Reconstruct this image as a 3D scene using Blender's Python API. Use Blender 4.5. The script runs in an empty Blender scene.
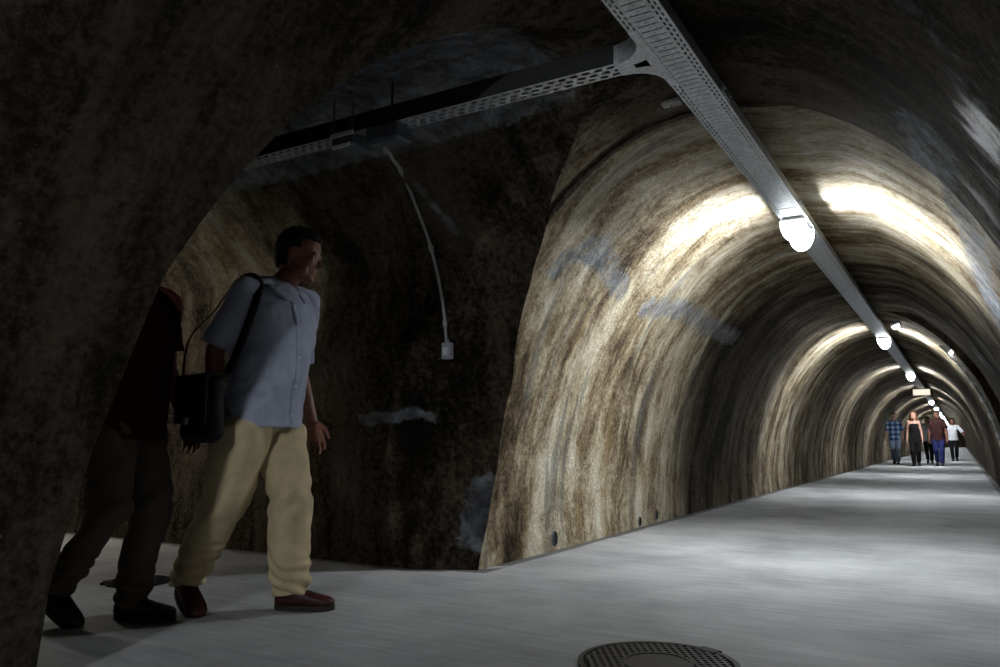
import bpy, math, random
from mathutils import Vector, Matrix, noise
import numpy as np

random.seed(7)
SC = bpy.context.scene
COL = SC.collection
PI = math.pi
R = math.radians

# ------------------------------------------------------------------ render look
SC.view_settings.view_transform = 'Standard'
SC.view_settings.look = 'None'
SC.view_settings.gamma = 1.0
SC.view_settings.exposure = 0.0
SC.view_settings.use_curve_mapping = False
SC.cycles.use_denoising = True
SC.cycles.max_bounces = 8
SC.cycles.diffuse_bounces = 5
SC.cycles.sample_clamp_indirect = 6.0
w = bpy.data.worlds.new('World'); SC.world = w
w.use_nodes = True
w.node_tree.nodes['Background'].inputs[0].default_value = (0, 0, 0, 1)
w.node_tree.nodes['Background'].inputs[1].default_value = 0.0

# ------------------------------------------------------------------ materials
def lin(r, g, b):
    f = lambda c: ((c/255.0+0.055)/1.055)**2.4 if c > 10 else c/255.0/12.92
    return (f(r), f(g), f(b), 1)

class NT:
    def __init__(s, name):
        m = bpy.data.materials.new(name); m.use_nodes = True
        s.m = m; s.t = m.node_tree; s.n = s.t.nodes; s.l = s.t.links
        s.b = s.n['Principled BSDF']
    def node(s, typ, **kw):
        nd = s.n.new(typ)
        for k, v in kw.items(): setattr(nd, k, v)
        return nd
    def link(s, a, b): s.l.new(a, b)
    def val(s, sock, v):
        if hasattr(v, 'links'): s.l.new(v, sock)
        else: sock.default_value = v
    def coords(s, kind='Object'):
        return s.node('ShaderNodeTexCoord').outputs[kind]
    def attr(s, name, out='Vector'):
        a = s.node('ShaderNodeAttribute', attribute_name=name); return a.outputs[out]
    def mapping(s, v, scale=(1, 1, 1), loc=(0, 0, 0), rot=(0, 0, 0)):
        m = s.node('ShaderNodeMapping'); s.link(v, m.inputs[0])
        m.inputs['Scale'].default_value = scale; m.inputs['Location'].default_value = loc
        m.inputs['Rotation'].default_value = rot
        return m.outputs[0]
    def noise(s, v, scale=5, detail=6, rough=0.6, dist=0.0):
        n = s.node('ShaderNodeTexNoise'); s.link(v, n.inputs['Vector'])
        n.inputs['Scale'].default_value = scale; n.inputs['Detail'].default_value = detail
        n.inputs['Roughness'].default_value = rough; n.inputs['Distortion'].default_value = dist
        return n.outputs['Fac']
    def ramp(s, f, stops, interp='LINEAR'):
        r = s.node('ShaderNodeValToRGB'); s.link(f, r.inputs[0])
        cr = r.color_ramp; cr.interpolation = interp
        while len(cr.elements) < len(stops): cr.elements.new(0.5)
        for e, (p, c) in zip(cr.elements, stops):
            e.position = p; e.color = c if len(c) == 4 else (*c, 1)
        return r.outputs[0]
    def mix(s, f, a, b, mode='MIX'):
        m = s.node('ShaderNodeMix', data_type='RGBA', blend_type=mode)
        s.val(m.inputs[0], f); s.val(m.inputs[6], a); s.val(m.inputs[7], b)
        return m.outputs[2]
    def math(s, op, a, b=0.0, clamp=False):
        m = s.node('ShaderNodeMath', operation=op, use_clamp=clamp)
        s.val(m.inputs[0], a); s.val(m.inputs[1], b)
        return m.outputs[0]
    def smooth(s, f, lo, hi):
        m = s.node('ShaderNodeMapRange', interpolation_type='SMOOTHSTEP')
        s.val(m.inputs[0], f); m.inputs[1].default_value = lo; m.inputs[2].default_value = hi
        return m.outputs[0]
    def bump(s, h, strength=0.3, dist=0.01, prev=None):
        b = s.node('ShaderNodeBump'); s.link(h, b.inputs['Height'])
        b.inputs['Strength'].default_value = strength; b.inputs['Distance'].default_value = dist
        if prev is not None: s.link(prev, b.inputs['Normal'])
        return b.outputs[0]
    def out(s, color=None, rough=None, metal=None, normal=None, spec=None):
        if color is not None: s.val(s.b.inputs['Base Color'], color)
        if rough is not None: s.val(s.b.inputs['Roughness'], rough)
        if metal is not None: s.val(s.b.inputs['Metallic'], metal)
        if spec is not None: s.val(s.b.inputs['Specular IOR Level'], spec)
        if normal is not None: s.link(normal, s.b.inputs['Normal'])
        return s.m

def mat_wall():
    t = NT('tunnel_plaster')
    uv = t.attr('wuv')
    dirt_shade = t.attr('dirt_shade', 'Fac'); mort_glint = t.attr('mortar_glint', 'Fac'); wet = t.attr('wet', 'Fac')
    pos = t.coords('Object')
    wn_ = t.node('ShaderNodeTexNoise'); t.link(pos, wn_.inputs['Vector']); wn_.inputs['Scale'].default_value = 2.4; wn_.inputs['Detail'].default_value = 5
    wv = t.node('ShaderNodeVectorMath', operation='MULTIPLY_ADD'); t.link(wn_.outputs['Color'], wv.inputs[0]); wv.inputs[1].default_value = (0.13, 0.25, 0); t.link(uv, wv.inputs[2])
    wuv = wv.outputs[0]
    st1 = t.noise(t.mapping(wuv, (2.3, 0.42, 1)), 1.0, 9, 0.60, 0.4)      # broad runs down the vault
    st2 = t.noise(t.mapping(wuv, (5.5, 1.3, 1), (3, 1, 0)), 1.0, 9, 0.66, 0.5)
    bl2 = t.noise(pos, 4.2, 11, 0.70, 0.6)
    fine = t.noise(pos, 30.0, 8, 0.7)
    gr = t.noise(pos, 90.0, 4, 0.7)
    a = t.math('MULTIPLY', st1, 0.50)
    a = t.math('ADD', a, t.math('MULTIPLY', st2, 0.26))
    a = t.math('ADD', a, t.math('MULTIPLY', bl2, 0.24))
    a = t.math('ADD', a, t.math('MULTIPLY', t.math('SUBTRACT', fine, 0.5), 0.20))
    base = t.ramp(t.math('ADD', a, 0.016), [(0.375, (0.020, 0.016, 0.012)), (0.43, (0.085, 0.062, 0.038)), (0.485, (0.24, 0.185, 0.115)),
                      (0.54, (0.50, 0.43, 0.30)), (0.62, (0.78, 0.74, 0.63))])
    och = t.smooth(t.noise(t.mapping(uv, (5.0, 0.9, 1), (1, 8, 3)), 1.0, 6, 0.6, 0.5), 0.54, 0.66)
    base = t.mix(t.math('MULTIPLY', och, 0.35), base, (0.36, 0.25, 0.115, 1))
    # greenish grey film in places
    film = t.smooth(t.noise(t.mapping(uv, (4.2, 0.5, 1), (11, 4, 2)), 1.0, 9, 0.65, 0.6), 0.54, 0.64)
    base = t.mix(t.math('MULTIPLY', film, 0.6), base, (0.125, 0.128, 0.125, 1))
    # soot and damp, plus shade and lamp pools painted into the mask
    dn = t.math('ADD', dirt_shade, t.math('MULTIPLY', t.math('SUBTRACT', t.noise(t.mapping(uv, (4.5, 1.4, 1), (5, 9, 0)), 1.0, 9, 0.68, 0.3), 0.5), 1.1))
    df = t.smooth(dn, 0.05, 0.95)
    soot_shade = t.mix(t.smooth(t.math('ADD', t.math('MULTIPLY', a, 0.75), t.math('MULTIPLY', fine, 0.25)), 0.43, 0.575), (0.0045, 0.0037, 0.0030, 1), (0.080, 0.060, 0.043, 1))
    soot_shade = t.mix(t.math('MULTIPLY', t.smooth(dirt_shade, 1.0, 1.5), 0.45), soot_shade, (0.005, 0.004, 0.0033, 1))  # deepest mask values: near left wall's painted shade, open joint
    base = t.mix(t.math('MULTIPLY', df, 0.93), base, soot_shade)
    # small pale flecks
    fl = t.smooth(t.noise(pos, 55.0, 3, 0.6), 0.70, 0.76)
    base = t.mix(t.math('MULTIPLY', fl, 0.3), base, (0.5, 0.46, 0.36, 1))
    # grey mortar repairs, and wet glints painted on the right wall
    mn = t.math('ADD', mort_glint, t.math('MULTIPLY', t.math('SUBTRACT', t.noise(pos, 7.0, 10, 0.72, 0.5), 0.5), 2.0))
    mf = t.math('MULTIPLY', t.smooth(mn, 0.42, 0.80), t.math('ADD', 0.30, t.math('MULTIPLY', t.smooth(t.noise(pos, 11.0, 8, 0.7, 0.4), 0.36, 0.60), 0.62)))
    mcol = t.mix(t.smooth(bl2, 0.35, 0.65), (0.12, 0.132, 0.152, 1), (0.34, 0.365, 0.41, 1))
    base = t.mix(mf, base, mcol)
    wn = t.math('ADD', wet, t.math('MULTIPLY', t.math('SUBTRACT', t.noise(t.mapping(uv, (6.0, 1.2, 1), (2, 6, 0)), 1.0, 7, 0.6), 0.5), 1.2))
    wf = t.smooth(wn, 0.42, 0.6)
    base = t.mix(t.math('MULTIPLY', wf, 0.55), base, (0.025, 0.027, 0.030, 1))
    rough = t.math('SUBTRACT', 0.88, t.math('MULTIPLY', wf, 0.42))
    h = t.math('ADD', t.math('MULTIPLY', a, 2.2), t.math('MULTIPLY', fine, 0.8))
    nb = t.bump(h, 0.9, 0.035)
    nb = t.bump(gr, 0.35, 0.006, nb)
    return t.out(base, rough, 0.0, nb, t.math('ADD', 0.07, t.math('MULTIPLY', wf, 0.40)))

def mat_floor():
    t = NT('floor_concrete')
    pos = t.coords('Object')
    brush = t.noise(t.mapping(pos, (1.6, 26.0, 1)), 1.0, 7, 0.68, 0.25)
    brush2 = t.noise(t.mapping(pos, (5.0, 110.0, 1), (1, 2, 0)), 1.0, 4, 0.65)
    bl = t.noise(pos, 0.9, 8, 0.6, 0.2)
    gr = t.noise(pos, 140.0, 3, 0.7)
    a = t.math('ADD', t.math('MULTIPLY', brush, 0.26), t.math('ADD', t.math('MULTIPLY', bl, 0.62), t.math('MULTIPLY', brush2, 0.14)))
    c = t.ramp(a, [(0.38, (0.215, 0.221, 0.230)), (0.50, (0.345, 0.353, 0.364)), (0.62, (0.49, 0.50, 0.51))])
    sp = t.smooth(t.noise(pos, 9.0, 4, 0.5), 0.73, 0.77)
    c = t.mix(t.math('MULTIPLY', sp, 0.7), c, (0.10, 0.10, 0.10, 1))
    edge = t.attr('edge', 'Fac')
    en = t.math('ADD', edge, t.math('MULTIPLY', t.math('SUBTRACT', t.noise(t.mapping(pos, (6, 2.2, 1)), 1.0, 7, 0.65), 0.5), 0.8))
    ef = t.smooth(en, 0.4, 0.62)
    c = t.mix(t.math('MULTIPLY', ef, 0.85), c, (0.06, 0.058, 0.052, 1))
    h = t.math('ADD', t.math('MULTIPLY', brush, 1.0), t.math('ADD', t.math('MULTIPLY', brush2, 0.8), t.math('MULTIPLY', gr, 0.3)))
    nb = t.bump(h, 0.2, 0.005)
    return t.out(c, 0.72, 0.0, nb, 0.35)

def mat_simple(name, c, rough=0.6, metal=0.0, var=0.25, scale=20, bump=0.15, spec=0.4):
    t = NT(name)
    pos = t.coords('Object')
    n = t.noise(pos, scale, 6, 0.6)
    dark = tuple(x*(1-var) for x in c[:3])+(1,); lite = tuple(min(1, x*(1+var)) for x in c[:3])+(1,)
    col = t.mix(t.smooth(n, 0.3, 0.7), dark, lite)
    nb = t.bump(n, bump, 0.004)
    return t.out(col, rough, metal, nb, spec)

def mat_cloth(name, c, weave=900, rough=0.92, var=0.16):
    t = NT(name)
    pos = t.coords('Object')
    n = t.noise(pos, 9, 6, 0.6)
    f = t.noise(pos, weave*0.4, 2, 0.5)
    dark = tuple(x*(1-var) for x in c[:3])+(1,); lite = tuple(min(1, x*(1+var)) for x in c[:3])+(1,)
    col = t.mix(t.smooth(n, 0.3, 0.7), dark, lite)
    col = t.mix(t.math('MULTIPLY', f, 0.25), col, tuple(x*0.6 for x in c[:3])+(1,))
    nb = t.bump(f, 0.15, 0.001)
    nb = t.bump(n, 0.25, 0.01, nb)
    return t.out(col, rough, 0.0, nb, 0.15)

def mat_plaid(name):
    t = NT(name)
    pos = t.coords('Object')
    sep = t.node('ShaderNodeSeparateXYZ'); t.link(pos, sep.inputs[0])
    def bands(o, per, wdt):
        f = t.math('FRACT', t.math('MULTIPLY', o, 1.0/per))
        return t.smooth(f, wdt, wdt+0.05)
    a = bands(sep.outputs['Z'], 0.16, 0.5); b = bands(sep.outputs['Y'], 0.16, 0.5)
    s = t.math('MULTIPLY', t.math('ADD', a, b), 0.5)
    col = t.ramp(s, [(0.0, (0.02, 0.045, 0.13)), (0.5, (0.10, 0.18, 0.33)), (1.0, (0.42, 0.50, 0.62))], 'CONSTANT')
    return t.out(col, 0.9)

def mat_skin(name, c):
    t = NT(name)
    pos = t.coords('Object')
    n = t.noise(pos, 14, 5, 0.6)
    col = t.mix(t.smooth(n, 0.3, 0.7), tuple(x*0.8 for x in c[:3])+(1,), c)
    nb = t.bump(t.noise(pos, 160, 3, 0.6), 0.15, 0.002)
    return t.out(col, 0.55, 0.0, nb, 0.35)

def mat_emit(name, c, s):
    t = NT(name)
    t.b.inputs['Base Color'].default_value = (0.8, 0.8, 0.8, 1)
    t.b.inputs['Emission Color'].default_value = (*c, 1)
    t.b.inputs['Emission Strength'].default_value = s
    return t.m

def mat_galv():
    t = NT('galvanised_steel')
    pos = t.coords('Object')
    n = t.noise(pos, 22, 5, 0.65); v = t.node('ShaderNodeTexVoronoi'); t.link(pos, v.inputs['Vector']); v.inputs['Scale'].default_value = 60
    k = t.math('ADD', t.math('MULTIPLY', n, 0.6), t.math('MULTIPLY', v.outputs['Distance'], 0.5))
    col = t.ramp(k, [(0.25, (0.36, 0.38, 0.40)), (0.7, (0.60, 0.63, 0.66))])
    nb = t.bump(n, 0.1, 0.002)
    return t.out(col, 0.5, 0.7, nb, 0.5)

M = dict(
    wall=mat_wall(), floor=mat_floor(), galv=mat_galv(),
    black=mat_simple('black_rubber', (0.012, 0.012, 0.013), 0.6),
    bagcloth=mat_cloth('black_nylon', (0.010, 0.010, 0.012, 1), 700, 0.75),
    iron=mat_simple('cast_iron', (0.014, 0.0145, 0.018), 0.45, 0.6, 0.35, 40, 0.3),
    pvc=mat_simple('grey_pvc', (0.42, 0.43, 0.42), 0.5, 0.0, 0.15, 30, 0.05),
    white=mat_simple('white_enamel', (0.72, 0.73, 0.74), 0.4, 0.0, 0.05, 20, 0.03),
    boxgrey=mat_simple('grey_box_paint', (0.09, 0.10, 0.112), 0.5, 0.0, 0.12, 20, 0.05),
    socket=mat_simple('pale_blue_plastic', (0.40, 0.42, 0.50), 0.45, 0.0, 0.1, 20, 0.04),
    hole=mat_simple('black_hole', (0.004, 0.004, 0.004), 0.9, 0, 0.1),
    concrete=mat_simple('pale_concrete', (0.30, 0.30, 0.29), 0.85, 0, 0.3, 14, 0.4),
    shirt=mat_cloth('pale_blue_shirt_cloth', lin(160, 167, 185), 900),
    beige=mat_cloth('beige_cotton', lin(196, 180, 146), 800),
    maroon=mat_cloth('dark_red_cotton', (0.055, 0.010, 0.010, 1), 800),
    taupe=mat_cloth('grey_brown_cotton', (0.115, 0.095, 0.080, 1), 800),
    shoered=mat_simple('dark_red_leather', (0.045, 0.007, 0.007), 0.5, 0, 0.3, 30, 0.1),
    shoeblack=mat_simple('black_leather', (0.012, 0.011, 0.011), 0.4, 0, 0.3, 30, 0.1),
    sole=mat_simple('dark_sole_rubber', (0.03, 0.02, 0.018), 0.7, 0, 0.2, 30, 0.1),
    skin=mat_skin('tanned_skin', (0.21, 0.085, 0.058, 1)),
    skinlight=mat_skin('fair_skin', (0.46, 0.25, 0.19, 1)),
    eyewhite=mat_simple('eye_white', (0.26, 0.24, 0.23), 0.6, 0, 0.05),
    eyedark=mat_simple('eye_dark', (0.02, 0.012, 0.01), 0.2, 0, 0.05),
    hairdark=mat_cloth('dark_hair', (0.014, 0.011, 0.010, 1), 500, 0.6, 0.5),
    hairred=mat_cloth('auburn_hair', (0.16, 0.055, 0.025, 1), 500, 0.55, 0.5),
    denimlight=mat_cloth('light_denim', (0.30, 0.39, 0.52, 1)),
    denim=mat_cloth('blue_denim', (0.025, 0.032, 0.13, 1)),
    blackcloth=mat_cloth('black_cotton', (0.009, 0.009, 0.010, 1)),
    whitecloth=mat_cloth('white_cotton', (0.74, 0.75, 0.80, 1)),
    browncloth=mat_cloth('dark_brown_cotton', (0.045, 0.018, 0.018, 1)),
    greycloth=mat_cloth('grey_canvas', (0.20, 0.20, 0.20, 1)),
    plaid=mat_plaid('blue_plaid_cloth'),
    button=mat_simple('shirt_button', (0.65, 0.66, 0.68), 0.3, 0, 0.05),
    lamp=mat_emit('lamp_diffuser', (0.92, 0.97, 1.0), 760.0),
    lampbranch=mat_emit('branch_lamp_diffuser', (1.0, 0.93, 0.80), 210.0),
    lampback=mat_emit('dimmer_lamp_diffuser', (0.92, 0.97, 1.0), 2000.0),
    lampend=mat_emit('lamp_end_glow', (0.92, 0.97, 1.0), 9.0),
    lampsmall=mat_emit('small_lamp_diffuser', (0.94, 0.95, 1.0), 9.0),
    sign=mat_emit('sign_panel', (1.0, 0.90, 0.72), 1.0),
)

# ------------------------------------------------------------------ object helpers
def link(o, parent=None):
    COL.objects.link(o)
    if parent is not None: o.parent = parent
    return o

def mesh_obj(name, V, F, mat, parent=None, smooth=True, loc=(0, 0, 0)):
    me = bpy.data.meshes.new(name)
    me.from_pydata([tuple(v) for v in V], [], F); me.update()
    me.materials.append(mat)
    if smooth:
        me.polygons.foreach_set('use_smooth', [True]*len(me.polygons))
    o = bpy.data.objects.new(name, me); o.location = loc
    return link(o, parent)

def struct(o): o['kind'] = 'structure'; return o

def tag(o, label, cat, group=None):
    o['label'] = label; o['category'] = cat
    if group: o['group'] = group
    return o

def thing(name, label, cat, loc=(0, 0, 0), rz=0.0, group=None):
    o = bpy.data.objects.new(name, None); COL.objects.link(o)
    o.location = loc; o.rotation_euler = (0, 0, rz); o.empty_display_size = 0.1
    return tag(o, label, cat, group)

class MB:
    def __init__(s): s.V = []; s.F = []
    def add(s, V, F):
        n = len(s.V); s.V += [Vector(v) for v in V]; s.F += [tuple(i+n for i in f) for f in F]
    def box(s, c, size, rot=None, bev=0.0):
        hx, hy, hz = (q/2 for q in size)
        if bev > 0:
            V = []; b = min(bev, hx*.9, hy*.9, hz*.9)
            rings = [(-hz, b), (-hz+b, 0), (hz-b, 0), (hz, b)]
            F = []
            for z, ins in rings:
                x = hx-ins; y = hy-ins; k = b if ins == 0 else b*0.5
                V += [(-x+k, -y, z), (x-k, -y, z), (x, -y+k, z), (x, y-k, z), (x-k, y, z), (-x+k, y, z), (-x, y-k, z), (-x, -y+k, z)]
            for r in range(3):
                for i in range(8):
                    j = (i+1) % 8; F.append((r*8+i, r*8+j, r*8+8+j, r*8+8+i))
            F.append(tuple(range(7, -1, -1))); F.append(tuple(range(24, 32)))
        else:
            V = [(x, y, z) for z in (-hz, hz) for x, y in ((-hx, -hy), (hx, -hy), (hx, hy), (-hx, hy))]
            F = [(3, 2, 1, 0), (4, 5, 6, 7)]+[(i, (i+1) % 4, 4+(i+1) % 4, 4+i) for i in range(4)]
        c = Vector(c)
        s.add([(rot @ Vector(v) if rot else Vector(v))+c for v in V], F); return s
    def loft(s, secs, n=24, power=2.0):
        """secs: (centre, axis_u, axis_v) with axes already scaled; closed by caps"""
        V = []; F = []
        for c, u, v in secs:
            c = Vector(c); u = Vector(u); v = Vector(v)
            for i in range(n):
                a = 2*PI*i/n; ca, sa = math.cos(a), math.sin(a)
                q = 2.0/power
                ca = math.copysign(abs(ca)**q, ca); sa = math.copysign(abs(sa)**q, sa)
                V.append(c+u*ca+v*sa)
        for k in range(len(secs)-1):
            for i in range(n):
                j = (i+1) % n
                F.append((k*n+i, k*n+j, k*n+n+j, k*n+n+i))
        V.append(Vector(secs[0][0])); V.append(Vector(secs[-1][0]))
        a = len(V)-2; b = len(V)-1; L = (len(secs)-1)*n
        for i in range(n):
            j = (i+1) % n
            F.append((a, j, i)); F.append((b, L+i, L+j))
        s.add(V, F); return s
    def capsule(s, p0, p1, r0, r1, n=16, flat=1.0, up=None):
        p0 = Vector(p0); p1 = Vector(p1); d = p1-p0; L = d.length
        d = d/L if L > 1e-6 else Vector((0, 0, 1))
        h = Vector(up) if up is not None else (Vector((0, 0, 1)) if abs(d.z) < 0.9 else Vector((1, 0, 0)))
        u = d.cross(h).normalized(); v = u.cross(d).normalized()
        secs = []
        for k in range(1, 6):
            a = -PI/2+PI/2*k/5-0.0
            if k == 5: a = 0
            secs.append((p0+d*(r0*math.sin(a)), u*max(1e-4, r0*math.cos(a)), v*max(1e-4, r0*math.cos(a))*flat))
        for k in range(0, 5):
            a = PI/2*k/5
            secs.append((p1+d*(r1*math.sin(a)), u*max(1e-4, r1*math.cos(a)), v*max(1e-4, r1*math.cos(a))*flat))
        return s.loft(secs, n)
    def ellipsoid(s, c, ux, uy, uz, n=20, m=12):
        c = Vector(c); ux = Vector(ux); uy = Vector(uy); uz = Vector(uz)
        secs = []
        for k in range(1, m):
            a = -PI/2+PI*k/m
            secs.append((c+uz*math.sin(a), ux*math.cos(a), uy*math.cos(a)))
        return s.loft(secs, n)
    def tube(s, pts, r, n=10, caps=True):
        pts = [Vector(p) for p in pts]; V = []; F = []
        pu = None
        for i, p in enumerate(pts):
            d = (pts[min(i+1, len(pts)-1)]-pts[max(i-1, 0)]).normalized()
            if pu is None:
                h = Vector((0, 0, 1)) if abs(d.z) < 0.9 else Vector((1, 0, 0))
                u = d.cross(h).normalized()
            else: u = (pu-d*pu.dot(d)).normalized()
            v = d.cross(u); pu = u
            for k in range(n):
                a = 2*PI*k/n; V.append(p+u*(r*math.cos(a))+v*(r*math.sin(a)))
        for i in range(len(pts)-1):
            for k in range(n):
                j = (k+1) % n
                F.append((i*n+k, i*n+j, (i+1)*n+j, (i+1)*n+k))
        if caps:
            F.append(tuple(range(n-1, -1, -1))); F.append(tuple(range((len(pts)-1)*n, len(pts)*n)))
        s.add(V, F); return s
    def build(s, name, mat, parent=None, smooth=False, loc=(0, 0, 0)):
        return mesh_obj(name, s.V, s.F, mat, parent, smooth, loc)
    def remesh(s, name, mat, parent=None, voxel=0.006, smooth=4, factor=0.5, disp=None):
        me = bpy.data.meshes.new(name)
        me.from_pydata([tuple(v) for v in s.V], [], s.F); me.update()
        o = bpy.data.objects.new(name+'_raw', me); COL.objects.link(o)
        r = o.modifiers.new('r', 'REMESH'); r.mode = 'VOXEL'; r.voxel_size = voxel; r.use_smooth_shade = True
        if smooth:
            sm = o.modifiers.new('s', 'SMOOTH'); sm.iterations = smooth; sm.factor = factor
        dg = bpy.context.evaluated_depsgraph_get()
        out = bpy.data.meshes.new_from_object(o.evaluated_get(dg))
        bpy.data.objects.remove(o); bpy.data.meshes.remove(me)
        out.name = name; out.materials.clear(); out.materials.append(mat)
        if disp is not None:
            nv = [v.normal.copy() for v in out.vertices]
            for v, nn in zip(out.vertices, nv): v.co = v.co+nn*disp(v.co, nn)
        out.polygons.foreach_set('use_smooth', [True]*len(out.polygons))
        out.update()
        return link(bpy.data.objects.new(name, out), parent)

# ------------------------------------------------------------------ tunnel shell
CX, AX, Z0, BZ = -0.08, 1.54, 0.15, 2.33        # main vault: half-ellipse on short stilts
JOINT = 3.75                                    # ring joint where the crossing chamber ends
STEP = 10.9                                     # second step, right side only

def main_off(y, side):
    o = 0.011 if y < JOINT else 0.0
    return o
NARC = 132
def main_profile():
    """list of (x, z, arc, kx) from left foot over the crown to right foot"""
    pts = []
    raw = []
    for k in range(401):
        a = PI*(k/400)
        raw.append((-math.cos(a)*AX, Z0+BZ*math.sin(a)))
    raw = [(-AX, -0.02), (-AX, Z0*0.5)]+raw+[(AX, Z0*0.5), (AX, -0.02)]
    L = [0]
    for i in range(1, len(raw)): L.append(L[-1]+math.hypot(raw[i][0]-raw[i-1][0], raw[i][1]-raw[i-1][1]))
    for k in range(NARC+1):
        t = L[-1]*k/NARC; i = 1
        while i < len(L)-1 and L[i] < t: i += 1
        f = (t-L[i-1])/(L[i]-L[i-1])
        x = raw[i-1][0]*(1-f)+raw[i][0]*f; z = raw[i-1][1]*(1-f)+raw[i][1]*f
        pts.append((x, z, t))
    return pts

FAR = [(-0.02, 4.05), (0.3, 4.16), (0.6, 4.22), (1.17, 4.20), (1.69, 4.00), (1.94, 3.84), (2.07, 3.73), (2.27, 3.53), (2.36, 3.42), (2.43, 3.30), (2.49, 3.17), (2.53, 3.0), (2.56, 2.75)]
NEAR = [(-0.02, 1.42), (0.3, 1.45), (0.59, 1.50), (0.99, 1.58), (1.36, 1.65), (1.71, 1.78), (1.95, 1.90), (2.18, 2.07), (2.33, 2.23), (2.43, 2.38), (2.50, 2.53), (2.56, 2.75)]
def pl(T, z):
    if z <= T[0][0]: return T[0][1]
    for i in range(1, len(T)):
        if z <= T[i][0]:
            f = (z-T[i-1][0])/(T[i][0]-T[i-1][0]); return T[i-1][1]*(1-f)+T[i][1]*f
    return T[-1][1]
def zs(x):                                      # the branch vault drops to the crown of the main vault
    t = max(0.0, min(1.0, (-0.15-x)/0.9)); t = t*t*(3-2*t)
    return (2.475/2.56)*(1-t)+t
def far_y(x, z):
    zz = z/zs(x); y = pl(FAR, zz)
    t = max(0.0, min(1.0, (-1.58-x)/0.45)); t = t*t*(3-2*t)
    fl = max(0.0, min(1.0, (1.95-zz)/0.6)); 
    return y-(0.17+0.16*min(1, max(0, (zz)/0.6)))*t*fl
def near_y(x, z): return pl(NEAR, z/zs(x))
def bfield(p):                                  # >0 inside the branch opening
    if p[0] > -0.08: return -1.0
    z = p[2]/zs(p[0])
    if z >= 2.555: return -(z-2.555)-0.001
    return min(p[1]-near_y(p[0], p[2]), far_y(p[0], p[2])-p[1])
def mfield(p):                                  # >0 inside the main vault
    o = main_off(p[1], -1)
    a = AX+o; b = BZ+o
    zt = max(0.0, p[2]-Z0)/b
    return 1-math.sqrt(((p[0]-CX)/a)**2+zt*zt)

def clip(V, A, F, fld):
    """keep the part of each face where fld <= 0"""
    G = [fld(v) for v in V]; V = list(V); A = list(A); out = []; cache = {}
    def cut(i, j):
        k = (min(i, j), max(i, j))
        if k not in cache:
            t = G[i]/(G[i]-G[j])
            p = tuple(V[i][c]*(1-t)+V[j][c]*t for c in range(3))
            for _ in range(4):                  # refine on the edge
                g = fld(p)
                if abs(g) < 1e-4: break
                dt = 0.02; q = tuple(p[c]+(V[j][c]-V[i][c])*dt for c in range(3)); dg = (fld(q)-g)/dt
                if abs(dg) < 1e-6: break
                st = max(-0.2, min(0.2, -g/dg)); t = max(0.0, min(1.0, t+st))
                p = tuple(V[i][c]*(1-t)+V[j][c]*t for c in range(3))
            V.append(p); A.append(tuple(A[i][c]*(1-t)+A[j][c]*t for c in range(len(A[i])))); cache[k] = len(V)-1
        return cache[k]
    for f in F:
        s = [G[i] <= 0 for i in f]
        if all(s): out.append(f); continue
        if not any(s): continue
        poly = []
        for a in range(len(f)):
            i, j = f[a], f[(a+1) % len(f)]
            if G[i] <= 0: poly.append(i)
            if (G[i] <= 0) != (G[j] <= 0): poly.append(cut(i, j))
        poly = [q for n, q in enumerate(poly) if q != poly[n-1]]
        if len(poly) >= 3: out.append(tuple(poly))
    return V, A, out

def wobble(p):
    v = Vector(p)
    a = noise.noise_vector(v*0.9)*0.022+noise.noise_vector(v*3.1+Vector((5, 3, 1)))*0.010+noise.noise_vector(v*9.0)*0.0035
    f = min(1.0, max(0.0, p[2]/0.15))           # stay put along the floor
    return (p[0]+a.x, p[1]+a.y*0.6, p[2]+a.z*f)

def seg_dist(p, poly):
    best = 9
    for a, b in zip(poly, poly[1:]):
        ax, ay = a; bx, by = b; dx, dy = bx-ax, by-ay
        t = max(0, min(1, ((p[0]-ax)*dx+(p[1]-ay)*dy)/(dx*dx+dy*dy+1e-9)))
        best = min(best, math.hypot(p[0]-ax-dx*t, p[1]-ay-dy*t))
    return best
def sst(x, a, b):
    t = max(0.0, min(1.0, (x-a)/(b-a))); return t*t*(3-2*t)

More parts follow.
